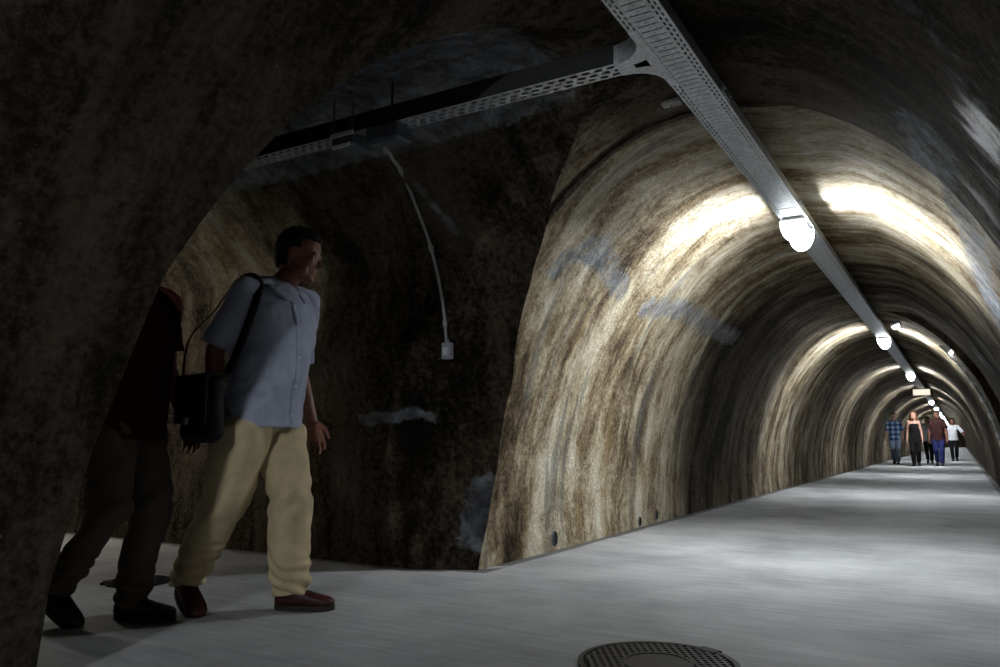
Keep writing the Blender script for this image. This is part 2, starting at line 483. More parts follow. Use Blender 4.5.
def main_attr(x, y, z):
    left = x < CX
    dirt_shade = 0.0; mort_glint = 0.0; wet = 0.0
    n1 = noise.noise(Vector((x*1.3, y*0.9, z*1.3)))
    if y < JOINT+0.02:
        dirt_shade = 0.97  # dark near plaster, light falloff painted in as well
        if left: dirt_shade += 0.6*(1-sst(y, 1.6, 2.4))  # darker against the back lamp: shade put into the colour
        elif z > 1.2: dirt_shade += 0.25
        if left and y > 2.9: dirt_shade -= 0.42*sst(y, 2.9, 3.3)*(1-sst(z, 2.36, 2.46))
    else:
        dirt_shade = 0.20
        if left: dirt_shade -= 0.16*(1-sst(z, 1.7, 2.0))*(1-sst(y, 6.8, 8.0))
        dirt_shade += 0.36*sst(z, 1.95, 2.15)*(1-sst(y, 4.6, 5.4))
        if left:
            dirt_shade += 0.62*(1-sst(abs(y-9.7), 1.0, 2.3))*sst(z, -.2, .5)*(1-sst(z, 1.9, 2.3))     # damp bay, with the dimness between lamps painted in
            dirt_shade -= 0.22*(1-sst(abs(y-5.5), 0.8, 2.2))  # paler round the first lamp: its light pool in the colour
            dirt_shade += 0.22*(1-sst(abs(z-2.05), 0.1, 0.35))*(1-sst(abs(y-4.9), 0.5, 1.3))
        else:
            dirt_shade += 0.62*(1-sst(z, 1.45, 1.95))  # lower right wall coloured darker to cut bounced light
            dirt_shade -= 0.10*(1-sst(abs(y-5.3), 0.6, 1.6))*sst(z, 1.7, 2.0)
        if y > 7: dirt_shade += 0.46*sst(y, 7, 8.6)-0.22*(1-sst(abs(y-12.6), .4, 1.6))  # dim far bays and the second lamp's bright ring, painted in
    dirt_shade += 1.1*(1-sst(abs(y-JOINT), 0.002, 0.03))*sst(z, 1.2, 1.7)      # sooty open joint
    if left and y > 3.8:
        d = min(seg_dist((y, z), [(4.14, 1.84), (4.28, 1.98), (4.55, 2.0), (4.9, 1.93), (5.2, 1.87)]),
                seg_dist((y, z), [(5.75, 1.83), (6.15, 1.90), (6.75, 1.93), (7.4, 1.90), (8.4, 1.90)]))
        mort_glint = 0.92*(1-sst(d, 0.01, 0.17))
    if not left:
        wet = 0.46*(1-sst(z, 1.7, 2.15))*(1-sst(y, 9, 13))
        d = seg_dist((y, z), [(3.2, 1.95), (4.3, 1.9), (5.0, 1.8), (6.5, 1.45)])
        mort_glint = max(mort_glint, 0.9*(1-sst(d, 0.03, 0.22)))  # grazing highlight on the wall painted as a pale streak
        d = seg_dist((y, z), [(1.4, 2.05), (2.2, 1.95), (2.5, 1.75)])
        mort_glint = max(mort_glint, 0.5*(1-sst(d, 0.03, 0.2)))  # wet glint painted pale
    else:
        if 3.8 < y: wet = 0.30*(1-sst(abs(y-9.6), 0.8, 2.4))
    return (dirt_shade, mort_glint, wet)

def branch_attr(x, y, z, far):
    dirt_shade = 0.92; mort_glint = 0.0; wet = 0.0
    if far:
        d = min(seg_dist((x, z), [(-2.45, 0.93), (-2.2, 0.93), (-2.0, 0.95), (-1.92, 0.93)]),
                seg_dist((x, z), [(-1.72, 2.30), (-1.66, 2.18), (-1.6, 2.06)])*1.4)
        mort_glint = 0.95*(1-sst(d, 0.005, 0.085))
        d = seg_dist((x, z), [(-1.66, 0.18), (-1.66, 0.5)]); mort_glint = max(mort_glint, 0.9*(1-sst(d, 0.06, 0.14)))
        dirt_shade -= 0.62*(1-sst(math.hypot(x+3.3, (z-2.2)*1.0), 0.3, 0.95))  # passage lamp's pool of light lightened in the colour
        dirt_shade -= 0.25*(1-sst(abs(x+2.9), 0.05, 0.22))*(1-sst(z, 2.0, 2.3))
    if z > 2.42: mort_glint = max(mort_glint, 1.0*sst(z, 2.38, 2.46)*sst(-x, 0.3, 0.7))
    return (dirt_shade, mort_glint, wet)

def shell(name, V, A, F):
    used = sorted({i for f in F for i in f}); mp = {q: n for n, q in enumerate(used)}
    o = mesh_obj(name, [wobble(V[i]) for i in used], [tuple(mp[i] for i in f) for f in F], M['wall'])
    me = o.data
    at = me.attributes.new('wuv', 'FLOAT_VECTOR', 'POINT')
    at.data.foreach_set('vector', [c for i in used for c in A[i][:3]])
    for k, nm in enumerate(('dirt_shade', 'mortar_glint', 'wet')):
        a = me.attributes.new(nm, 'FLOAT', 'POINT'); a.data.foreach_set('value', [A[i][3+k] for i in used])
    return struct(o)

def build_main():
    prof = main_profile()
    ys = []
    y = -5.0
    while y < 15: ys.append(y); y += 0.05 if y > 0.5 else 0.10
    while y < 112: ys.append(y); y += 0.30 if y < 40 else 0.8
    rows = []
    for q in ys:
        for J in (JOINT, STEP):
            if rows and rows[-1][0] < J <= q: rows += [(J-0.0001, J-0.001), (J-0.0001, J-0.001), (J, J+0.001), (J, J+0.001)]
        if all(abs(q-J) > 0.012 for J in (JOINT, STEP)): rows.append((q, q))
    V = []; A = []
    n = len(prof)
    for q, ye in rows:
        for x, z, arc in prof:
            o = main_off(ye, 0)
            sx = (AX+o)/AX; sz = (BZ+o)/BZ
            X = CX+x*sx; Z = z if z < Z0 else Z0+(z-Z0)*sz
            if ye < STEP and ye > JOINT and x > 0:      # right flank stands a little wider here
                k = 0.085*sst(x/AX, 0.1, 0.4); X += k*(x/AX); Z += k*0.8*max(0, (z-Z0)/BZ)*sst(x/AX, 0.1, 0.4)
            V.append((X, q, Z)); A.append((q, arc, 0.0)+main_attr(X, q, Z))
    F = []
    for r in range(len(rows)-1):
        if rows[r] == rows[r+1]: continue
        for i in range(n-1):
            F.append((r*n+i, r*n+n+i, r*n+n+i+1, r*n+i+1))
    V2, A2, F2 = clip(V, A, F, lambda p: bfield(p))
    groups = {'wall_left': [], 'ceiling': [], 'wall_right': []}
    for f in F2:
        cx = sum(V2[i][0] for i in f)/len(f); cz = sum(V2[i][2] for i in f)/len(f)
        arc = sum(A2[i][1] for i in f)/len(f); T = prof[-1][2]
        g = 'wall_left' if arc < T*0.36 else ('wall_right' if arc > T*0.64 else 'ceiling')
        groups[g].append(f)
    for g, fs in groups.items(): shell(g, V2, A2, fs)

def build_branch():
    xs = [-0.10-0.05*k for k in range(0, 110)]+[-5.6-0.25*k for k in range(1, 18)]
    zz = [-0.02]; z = 0.0
    while z < 2.30: zz.append(z); z += 0.05
    zz += [2.30, 2.33, 2.36, 2.39, 2.41, 2.43, 2.45, 2.47, 2.49, 2.505, 2.52, 2.535, 2.545, 2.5545]
    for far in (True, False):
        V = []; A = []; n = len(zz)
        for x in xs:
            arc = 0; py = None
            for z in zz:
                zr = z*zs(x); y = far_y(x, zr) if far else near_y(x, zr)
                if py is not None: arc += math.hypot(y-py[0], zr-py[1])
                py = (y, zr)
                V.append((x, y, zr)); A.append((x+(40 if far else 60), arc, 3.0)+branch_attr(x, y, zr, far))
            # crown meets the other half
        F = []
        for r in range(len(xs)-1):
            for i in range(n-1):
                q = (r*n+i, r*n+i+1, r*n+n+i+1, r*n+n+i)
                F.append(q if far else q[::-1])
        V2, A2, F2 = clip(V, A, F, mfield)
        shell('wall_back' if far else 'wall_front', V2, A2, F2)
    # crown strip that joins both halves
    V = []; A = []; m = 5
    for x in xs:
        zr = 2.5545*zs(x); ya = near_y(x, zr); yb = far_y(x, zr)
        for k in range(m):
            f = k/(m-1); V.append((x, ya*(1-f)+yb*f, zr+0.003*math.sin(PI*f))); A.append((x+80, f*0.5, 3.0)+branch_attr(x, 2.7, zr, True))
    F = [(r*m+i, r*m+i+1, r*m+m+i+1, r*m+m+i) for r in range(len(xs)-1) for i in range(m-1)]
    V2, A2, F2 = clip(V, A, F, mfield)
    shell('ceiling', V2, A2, F2)

build_main(); build_branch()
mb = MB(); prof_ = main_profile(); V = [(CX+x, 111.5, z) for x, z, a in prof_]
mb.add(V, [tuple(range(len(V)))]); o = mb.build('wall_far', M['wall']); struct(o)
for nm_, v_ in (('dirt_shade', 0.5), ('mortar_glint', 0.0), ('wet', 0.0)):
    a_ = o.data.attributes.new(nm_, 'FLOAT', 'POINT'); a_.data.foreach_set('value', [v_]*len(V))

def build_floor():
    xs = [-10+0.25*k for k in range(0, 32)]+[-2.0+0.05*k for k in range(0, 78)]
    ys = [-5+0.1*k for k in range(200)]+[15+1.0*k for k in range(0, 98)]
    V = []; E = []
    for y in ys:
        for x in xs:
            z = 0.0025*noise.noise(Vector((x*1.2, y*1.2, 0)))
            V.append((x, y, z))
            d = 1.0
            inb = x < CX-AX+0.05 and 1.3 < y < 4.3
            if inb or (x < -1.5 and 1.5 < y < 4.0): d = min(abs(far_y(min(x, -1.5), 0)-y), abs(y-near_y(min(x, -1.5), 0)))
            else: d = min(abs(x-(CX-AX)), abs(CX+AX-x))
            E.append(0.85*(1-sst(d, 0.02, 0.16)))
    n = len(xs)
    F = []
    for r in range(len(ys)-1):
        for i in range(n-1):
            if xs[i+1] < -2.1 and not (1.0 < ys[r] < 4.8): continue
            F.append((r*n+i, r*n+i+1, r*n+n+i+1, r*n+n+i))
    used = sorted({i for f in F for i in f}); mp = {q: k for k, q in enumerate(used)}
    o = mesh_obj('floor', [V[i] for i in used], [tuple(mp[i] for i in f) for f in F], M['floor'])
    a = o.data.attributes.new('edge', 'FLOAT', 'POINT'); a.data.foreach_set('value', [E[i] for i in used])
    struct(o)
build_floor()

# ------------------------------------------------------------------ cable trays
TX, TZ, TW = 0.070, 2.30, 0.168                  # main tray: centre line, underside, width
def perforated(mb, y0, y1, width, xl, period, holes, frame):
    """sheet with slots; xl: x grid lines (0..width); holes(ix, yfrac_mid) -> True when open; frame(u, s) -> point"""
    yl = [0, .17, .26, .38, .50, .62, .76, .90]
    rows = []
    k = 0
    s = y0
    while s < y1-1e-6:
        for q in yl:
            if s+q*period < y1: rows.append((s+q*period, q, k))
        s += period; k += 1
    rows.append((y1, 0, 0))
    n = len(xl); V = []; F = []
    for s, q, k in rows:
        for u in xl: V.append(frame(u, s))
    for r in range(len(rows)-1):
        q = rows[r][1]+0.06
        for i in range(n-1):
            if not holes(i, q): F.append((r*n+i, r*n+n+i, r*n+n+i+1, r*n+i+1))
    mb.add(V, F)

XL = [q*0.84 for q in (0, .011, .020, .030, .039, .052, .093, .107, .148, .161, .170, .180, .189, .20)]
def main_holes(i, q):
    if i in (1, 9): return 0.26 <= q < 0.90       # outer slots
    if i in (3, 11): return not (0.38 <= q < 0.76)   # staggered inner slots
    if i in (5, 6, 7):
        if q < 0.17: return True                 # thin cross slot
        if i == 6: return 0.50 <= q < 0.62       # dot between two cross slots
    return False

tray = thing('cable_tray', 'long galvanised perforated cable tray along the main tunnel ceiling, carrying the row of lamps', 'cable tray', (TX, 2.0, TZ))
def tf(u, s): return (u-TW/2, s-2.0, 0)
mb = MB(); perforated(mb, 0.6, 8.5, TW, XL, 0.042, main_holes, tf)
mb.add([tf(0, -3), tf(TW, -3), tf(TW, 0.6), tf(0, 0.6)], [(0, 3, 2, 1)])
mb.add([tf(0, 8.5), tf(TW, 8.5), tf(TW, 108), tf(0, 108)], [(0, 3, 2, 1)])
o = mb.build('tray_bed', M['galv'], tray); sd = o.modifiers.new('t', 'SOLIDIFY'); sd.thickness = 0.002; sd.offset = 1
for sgn in (-1, 1):
    mb = MB()
    x = sgn*TW/2
    mb.box((x, 51.5-1.0, 0.027), (0.003, 111.0-0.0, 0.055)); mb.box((x-sgn*0.006, 51.5-1.0, 0.055), (0.012, 111.0, 0.004))
    mb.build('side_rail', M['galv'], tray)
for yy in (3.3, 5.15, 8.3, 11.3, 14.3, 17.3):
    mb = MB(); mb.box((0, yy-2.0, -0.003), (0.13, 0.015, 0.004)); mb.box((TW/2+0.004, yy-2.0, 0.03), (0.004, 0.14, 0.045))
    for k in (-1, 1): mb.capsule((TW/2+0.006, yy-2.0+k*0.045, 0.03), (TW/2+0.011, yy-2.0+k*0.045, 0.03), 0.008, 0.008, 8)
    mb.build('splice_plate', M['galv'], tray)
for yy in (2.1, 4.6, 7.1, 9.6, 12.1, 14.6, 17.1, 22, 27, 32):
    mb = MB(); mb.tube([(0.0, yy-2.0, 0.0), (0.0, yy-2.0, 0.22)], 0.005, 8)
    mb.box((0, yy-2.0, 0.01), (0.16, 0.03, 0.006))
    mb.build('hanger_rod', M['galv'], tray)

# branch tray
BY, BW = 2.80, 0.105
btray = thing('cable_tray', 'narrow perforated cable tray branching left off the main tray into the side passage', 'cable tray', (-0.1, BY, TZ))
def btf(u, s):                                   # s runs into the branch, y drifts a little towards the camera
    return (-(s)+0.1, (u-BW/2)-0.035*max(0, min(1, s/2.2)), 0)
BXL = [0, .012, .030, .044, .061, .075, .093, .105]
def br_holes(i, q):
    if i in (1, 5): return 0.17 <= q < 0.76
    if i == 3: return q < 0.38 or q >= 0.76
    return False
mb = MB(); perforated(mb, 0.150, 5.6, BW, BXL, 0.055, br_holes, btf)
o = mb.build('tray_bed', M['galv'], btray); sd = o.modifiers.new('t', 'SOLIDIFY'); sd.thickness = 0.002; sd.offset = 1
for sgn in (-1, 1):
    V = []; F = []
    ss = [0.154, 0.6, 1.0, 1.4, 1.8, 2.2, 3.0, 5.6]
    for s in ss:
        p = btf(BW/2+sgn*BW/2, s)
        V += [(p[0], p[1]-0.0015, 0), (p[0], p[1]+0.0015, 0), (p[0], p[1]+0.0015, 0.085), (p[0], p[1]-0.0015, 0.085)]
    for k in range(len(ss)-1):
        for i in range(4): F.append((k*4+i, k*4+(i+1) % 4, k*4+4+(i+1) % 4, k*4+4+i))
    mesh_obj('side_rail', V, F, M['black'] if sgn < 0 else M['galv'], btray, False)  # near rail black: its unlit face put into the colour
# tee piece with filleted throats
def tee():
    rf = 0.14; xe = TX-TW/2+0.1; V = []; F = []; N = 12       # local x of main tray's left edge
    out = []
    h0 = BW/2
    for sg in (1, -1):
        arcp = [(xe-rf+rf*math.sin(a)*1.0, sg*(h0+rf-rf*math.cos(a))) for a in [PI/2*k/N for k in range(N+1)]]
        out.append(arcp)
    mb = MB()
    # flat web in strips between the two fillet arcs
    V = []
    for k in range(N+1):
        xa, ya = out[0][k]; xb, yb = out[1][k]
        V += [(xa, ya, -0.003), (xa, ya*0.22, -0.003), (xb, yb*0.22, -0.003), (xb, yb, -0.003)]
    F = []
    for k in range(N):
        for i in (0, 2): F.append((k*4+i, k*4+i+1, k*4+5+i, k*4+4+i))
        if k not in (4, 5, 6, 7, 8): F.append((k*4+1, k*4+2, k*4+6, k*4+5))
    mb.add(V, F)
    for sg, arcp in zip((1, -1), out):           # upright flange along each throat
        V = [(x, y, -0.003) for x, y in arcp]+[(x, y, 0.08) for x, y in arcp]
        n = len(arcp); mb.add(V, [(k, k+1, n+k+1, n+k) for k in range(n-1)])
    mb.box((xe+0.018, 0, -0.004), (0.036, 2*(h0+rf)+0.12, 0.004))
    o = mb.build('tee_fitting', M['galv'], btray); sd = o.modifiers.new('t', 'SOLIDIFY'); sd.thickness = 0.002
tee()
for s in (1.33, 2.7):
    p = btf(BW/2, s); mb = MB(); mb.tube([(p[0], p[1], 0), (p[0], p[1], 0.235)], 0.006, 8); mb.box((p[0], p[1], -0.004), (0.03, BW+0.02, 0.006))
    mb.build('hanger_rod', M['black'], btray)
mb = MB(); ca = [(-0.35-0.3*k, -0.02+0.012*math.sin(k*1.3)-0.02, 0.022) for k in range(19)]
mb.tube(ca, 0.014, 8); mb.build('power_cable', M['black'], btray, True)

# small concrete bracket plate on the vault beside the tee
mb = MB(); mb.box((0, 0, 0), (0.10, 0.06, 0.02), None, 0.004); mb.capsule((0, 0, -0.006), (0, 0, -0.014), 0.009, 0.008, 8)
o = mb.build('anchor_plate', M['concrete'], None, False, (-0.18, 3.575, 2.468)); tag(o, 'small pale anchor plate fixed to the vault just left of the tray junction', 'bracket')

# unlit fixture and grey box on the branch tray
p = btf(BW/2, 1.58)
fx = thing('tray_bracket', 'dark boxy bracket with two pale strips wrapped round the branch cable tray', 'bracket', (-0.1+p[0], BY+p[1], TZ))
mb = MB(); mb.box((0, 0, -0.045), (0.14, 0.15, 0.055), None, 0.006); mb.build('housing', M['boxgrey'], fx)
mb = MB(); mb.box((0, -0.078, -0.012), (0.15, 0.012, 0.022), None, 0.003); mb.build('upper_strip', M['white'], fx)
mb = MB(); mb.box((0, -0.078, -0.072), (0.12, 0.012, 0.018), None, 0.003); mb.build('lower_strip', M['white'], fx)
for sx in (-0.062, 0.062):
    mb = MB(); mb.box((sx, -0.07, 0.09), (0.012, 0.004, 0.19)); mb.build('hanger_strap', M['boxgrey'], fx)
p = btf(BW/2, 1.37)
jb = thing('junction_box', 'dull grey metal junction box under the branch cable tray', 'junction box', (-0.1+p[0]+0.02, BY+p[1], TZ-0.043))
mb = MB(); mb.box((0, 0, 0), (0.20, 0.12, 0.075), None, 0.006); mb.build('box_body', M['boxgrey'], jb)
mb = MB(); mb.box((0, 0, -0.041), (0.18, 0.10, 0.008), None, 0.003); mb.build('box_lid', M['boxgrey'], jb)
mb = MB(); mb.capsule((-0.035, 0.02, -0.04), (-0.035, 0.03, -0.06), 0.014, 0.014, 10); mb.build('cable_gland', M['pvc'], jb, True)

# conduit down the branch wall
def bwall(x, z): return (x, far_y(x, z)-0.03, z)
j = Vector((-0.1+p[0]+0.02-0.035, BY+p[1]+0.03, TZ-0.104)); CQ = Vector((-1.563, 3.08, 2.277))
wp = [(-1.765, 2.357), (-1.789, 2.197), (-1.812, 2.021), (-1.817, 1.819), (-1.808, 1.602), (-1.803, 1.40)]
ctrl = [j, (j+CQ)/2+Vector((0, 0, 0.01)), CQ]+[Vector((x, far_y(x, z)-0.022, z)) for x, z in wp]
def catmull(P, n=8):
    out = []
    for i in range(len(P)-1):
        a = P[max(i-1, 0)]; b = P[i]; c = P[i+1]; d = P[min(i+2, len(P)-1)]
        for k in range(n):
            t = k/n
            out.append(0.5*((2*b)+(c-a)*t+(2*a-5*b+4*c-d)*t*t+(3*b-a-3*c+d)*t*t*t))
    out.append(P[-1]); return out
path = catmull(ctrl, 8)
cd = thing('wiring_conduit', 'thin pale grey conduit curving down the dark side passage wall', 'conduit', tuple(path[-1]))
mb = MB(); mb.tube([q-path[-1] for q in path], 0.0095, 10); mb.build('pipe', M['pvc'], cd, True)
for k in (24, 42, len(path)-6):
    q = path[k]-path[-1]; d = (path[k+1]-path[k]).normalized()
    mb = MB(); mb.capsule(q-d*0.014, q+d*0.014, 0.015, 0.015, 10); mb.build('clip', M['pvc'], cd, True)
e = path[-1]
sb = thing('switch_box', 'small pale switch box at the lower end of the conduit', 'switch', (e.x, e.y+0.012, e.z-0.055))
mb = MB(); mb.box((0, 0, 0), (0.068, 0.045, 0.105), None, 0.006); mb.build('box_body', M['socket'], sb)
mb = MB(); mb.box((0, -0.026, -0.004), (0.036, 0.010, 0.05), None, 0.003); mb.build('rocker', M['white'], sb)
mb = MB(); mb.capsule((0, 0, 0.05), (0, 0, 0.068), 0.014, 0.012, 10); mb.build('cable_gland', M['pvc'], sb, True)

# ------------------------------------------------------------------ lamps
LY = [5.54+7.08*k for k in range(15)]
ordw = ['nearest and brightest lamp under the cable tray, lighting the first bay of the tunnel',
        'second lamp along the tray, where the vault narrows on its right',
        'third lamp along the tray, just before the lit hanging sign']
def lamp(loc, label, mat, rz=0.0, k=1.0, group=None, deep=0.165, wide=0.098):
    t = thing('tray_lamp', label, 'lamp', loc, rz, group)
    mb = MB(); mb.box((0, 0, -0.012), (0.13*k, 0.36*k, 0.022), None, 0.005); mb.build('housing', M['white'], t)
    secs = []; n = 9
    mb = MB()
    L = 0.15*k; r = 0.052*k
    secs = [((0, -L*1.0, -0.024), (r*.5, 0, 0), (0, 0, -0.02)), ((0, -L*.96, -0.026), (r*.9, 0, 0), (0, 0, -0.05*k)),
            ((0, -L*.85, -0.026), (r, 0, 0), (0, 0, -0.062*k)), ((0, L*.85, -0.026), (r, 0, 0), (0, 0, -0.062*k)),
            ((0, L*.96, -0.026), (r*.9, 0, 0), (0, 0, -0.05*k)), ((0, L, -0.024), (r*.5, 0, 0), (0, 0, -0.02))]
    mb.loft(secs, 20)
    # keep only the part that hangs below the housing
    mb.V = [Vector((v.x, v.y, min(v.z, -0.0235))) for v in mb.V]
    mb.build('diffuser', mat, t, True)
    for s in (-1, 1):  # end plates shaped to block light lengthwise, with added glow
        mb = MB(); n_ = 20; V_ = []
        for yy_ in (s*0.152*k, s*0.164*k):
            for q_ in range(n_+1):
                a_ = -PI*q_/n_; V_.append((math.copysign(abs(math.cos(a_))**0.85, math.cos(a_))*wide*k, yy_, -0.022+deep*k*math.sin(a_)*(1 if abs(math.cos(a_)) < .999 else 0)))
        m_ = n_+1
        mb.add(V_, [tuple(range(m_)), tuple(range(2*m_-1, m_-1, -1))]+[(q_, (q_+1) % m_, m_+(q_+1) % m_, m_+q_) for q_ in range(m_)])
        mb.build('end_baffle', M['lampend'], t)
    return t
far_group = 'distant lamps in the row down the tunnel'
for i, y in enumerate(LY):
    lab = ordw[i] if i < 3 else 'small distant lamp in the line of lights beyond the hanging sign'
    lamp((TX, y, TZ-0.0015), lab, M['lamp'], 0, 1.0, far_group if i >= 3 else None, 0.145 if i == 0 else (0.125 if i < 3 else 0.095), 0.088 if i == 0 else 0.08)
lamp((TX, -2.0, TZ-0.0015), 'lamp on the cable tray behind the viewpoint, lighting the front of the walking men', M['lampback'], PI/2, 0.6, None, 0.075, 0.07)
lamp((-5.0, BY-0.035, TZ-0.0015), 'lamp deep in the side passage hidden behind the dark pillar', M['lampbranch'], PI/2)

def wlamp(loc, label, rot):
    t = thing('bulkhead_lamp', label, 'lamp', loc); t.rotation_euler = rot
    mb = MB(); mb.box((0, 0, 0.0), (0.12, 0.20, 0.03), None, 0.006); mb.build('housing', M['white'], t)
    mb = MB(); mb.box((0, 0, -0.03), (0.09, 0.17, 0.035), None, 0.012); mb.build('diffuser', M['lampsmall'], t)
wlamp((0.30, 11.45, 2.33), 'small square lit lamp on the vault just right of the second tray lamp', (0, -0.35, 0))
wlamp((0.92, 11.30, 1.945), 'small lit lamp on the right curve of the vault', (0, -0.85, 0))

# hanging exit sign: a plain lit panel
sg = thing('hanging_sign', 'lit cream box sign hanging under the tray above the walking people', 'sign', (TX+0.0, 25.3, 2.29))
mb = MB(); mb.box((0, 0, -0.11), (0.46, 0.06, 0.19), None, 0.01); mb.build('casing', M['white'], sg)
mb = MB(); mb.box((0, -0.034, -0.11), (0.43, 0.012, 0.165), None, 0.004); mb.build('lit_panel', M['sign'], sg)
for s in (-1, 1):
    mb = MB(); mb.tube([(s*0.06, 0, -0.02), (s*0.06, 0, 0.007)], 0.006, 8); mb.build('hanger', M['galv'], sg)

# conduit and cable on the right flank beyond the step
def rpt(a, y, ins): return (CX+(AX-ins)*math.cos(a), y, Z0+(BZ-ins)*math.sin(a))
cp = [rpt(R(a), 11.42+0.05*math.sin(a*0.2), 0.035) for a in range(54, 9, -2)]
rc = thing('wall_conduit', 'bright metal conduit curving down the right wall below the small lamp', 'conduit', cp[-1])
mb = MB(); mb.tube([Vector(q)-Vector(cp[-1]) for q in cp], 0.016, 10); mb.build('pipe', M['galv'], rc, True)
for k in range(3, len(cp)-1, 3):
    q = Vector(cp[k])-Vector(cp[-1]); d = (Vector(cp[k+1])-Vector(cp[k])).normalized()
    mb = MB(); mb.capsule(q-d*0.02, q+d*0.02, 0.024, 0.024, 10); mb.build('clamp', M['white'], rc, True)

# ------------------------------------------------------------------ floor details
def cover(loc, rad, label, rz):
    t = thing('manhole_cover', label, 'manhole cover', loc, rz)
    def disc(mb, r0, r1, z0, z1, n=72):
        V = []; F = []
        for k in range(n):
            a = 2*PI*k/n; c, s = math.cos(a), math.sin(a)
            V += [(r0*c, r0*s, z1), (r1*c, r1*s, z1), (r1*c, r1*s, z0), (r0*c, r0*s, z0)]
        for k in range(n):
            m = (k+1) % n
            F += [(k*4, k*4+1, m*4+1, m*4), (k*4+1, k*4+2, m*4+2, m*4+1), (k*4+3, k*4, m*4, m*4+3)]
        mb.add(V, F)
    mb = MB(); disc(mb, rad*0.93, rad, -0.01, 0.011); mb.build('rim', M['iron'], t)
    mb = MB(); disc(mb, 0.001, rad*0.93, -0.01, 0.004); mb.build('plate', M['hole'], t)
    mb = MB(); st = 0.026; q = rad*0.90
    k = -int(q/st)
    while k*st < q:
        u = k*st; h = math.sqrt(max(0, q*q-u*u))
        for (c, d) in (((u, 0), 'y'), ((0, u), 'x')):
            cut = 0.42*rad
            segs = [(-h, h)] if abs(u) > cut else [(-h, -math.sqrt(cut*cut-u*u)), (math.sqrt(cut*cut-u*u), h)]
            for a, b in segs:
                m = (a+b)/2; L = b-a
                if L < 0.01: continue
                if d == 'y': mb.box((u, m, 0.007), (0.011, L, 0.009))
                else: mb.box((m, u, 0.0065), (L, 0.011, 0.009))
        k += 1
    mb.build('tread_grid', M['iron'], t)
    mb = MB(); disc(mb, 0.001, rad*0.40, -0.01, 0.009); disc(mb, rad*0.40, rad*0.44, -0.01, 0.012); mb.build('centre_plate', M['iron'], t)
    for a in (0.6, 0.6+PI):
        mb = MB(); mb.box((rad*0.96*math.cos(a), rad*0.96*math.sin(a), 0.007), (0.05, 0.09, 0.012), Matrix.Rotation(a, 3, 'Z'), 0.003); mb.build('lifting_lug', M['iron'], t)
cover((-0.02, 2.70, 0.0015), 0.28, 'round black gridded manhole cover on the floor at the front', 0.55)
cover((-3.03, 2.74, 0.0015), 0.17, 'small round manhole cover on the side passage floor behind the two walking men', 0.2)

from mathutils.bvhtree import BVHTree
wl_ = bpy.data.objects['wall_left'].data
wall_bv = BVHTree.FromPolygons([v.co for v in wl_.vertices], [tuple(p.vertices) for p in wl_.polygons])
for i, (y, z, r) in enumerate([(5.04, 0.085, 0.038), (6.79, 0.05, 0.030), (7.25, 0.075, 0.032), (8.8, 0.07, 0.030)]):
    lab = ['nearest black drain hole at the foot of the left wall', 'second black drain hole along the foot of the left wall',
           'third black drain hole along the foot of the left wall', 'farthest of the four drain holes at the foot of the left wall'][i]
    wx = wall_bv.ray_cast(Vector((0, y, z)), Vector((-1, 0, 0)))[0].x
    t = thing('drain_hole', lab, 'drain', (wx, y, z))
    n = 20; V = []; F = []
    for k in range(n):
        a = 2*PI*k/n; c, s = math.cos(a), math.sin(a)*1.35
        V += [(0.010, r*c, r*s), (0.006, r*1.10*c, r*1.10*s), (-0.03, r*1.3*c, r*1.3*s), (-0.03, r*c, r*s)]
    for k in range(n):
        m = (k+1) % n
        F += [(k*4, m*4, m*4+1, k*4+1), (k*4+1, m*4+1, m*4+2, k*4+2), (k*4+3, m*4+3, m*4, k*4)]
    mesh_obj('rim', V, F, M['boxgrey'], t)
    mesh_obj('opening', [(0.0085, r*math.cos(2*PI*k/n), 1.35*r*math.sin(2*PI*k/n)) for k in range(n)]+[(0.007, 0, 0)], [(k, (k+1) % n, n) for k in range(n)], M['hole'], t)  # black disc painted for the dark inside; the wall stays closed

# ------------------------------------------------------------------ people
def ik(h, a, l1, l2, fwd):
    h = Vector(h); a = Vector(a); d = a-h; L = min(d.length, (l1+l2)*0.9995)
    dn = d.normalized(); x = (l1*l1-l2*l2+L*L)/(2*L); y = math.sqrt(max(0, l1*l1-x*x))
    f = Vector(fwd); f = (f-dn*f.dot(dn)).normalized()
    return h+dn*x+f*y

def rotz(v, a): return Matrix.Rotation(a, 3, 'Z') @ Vector(v)

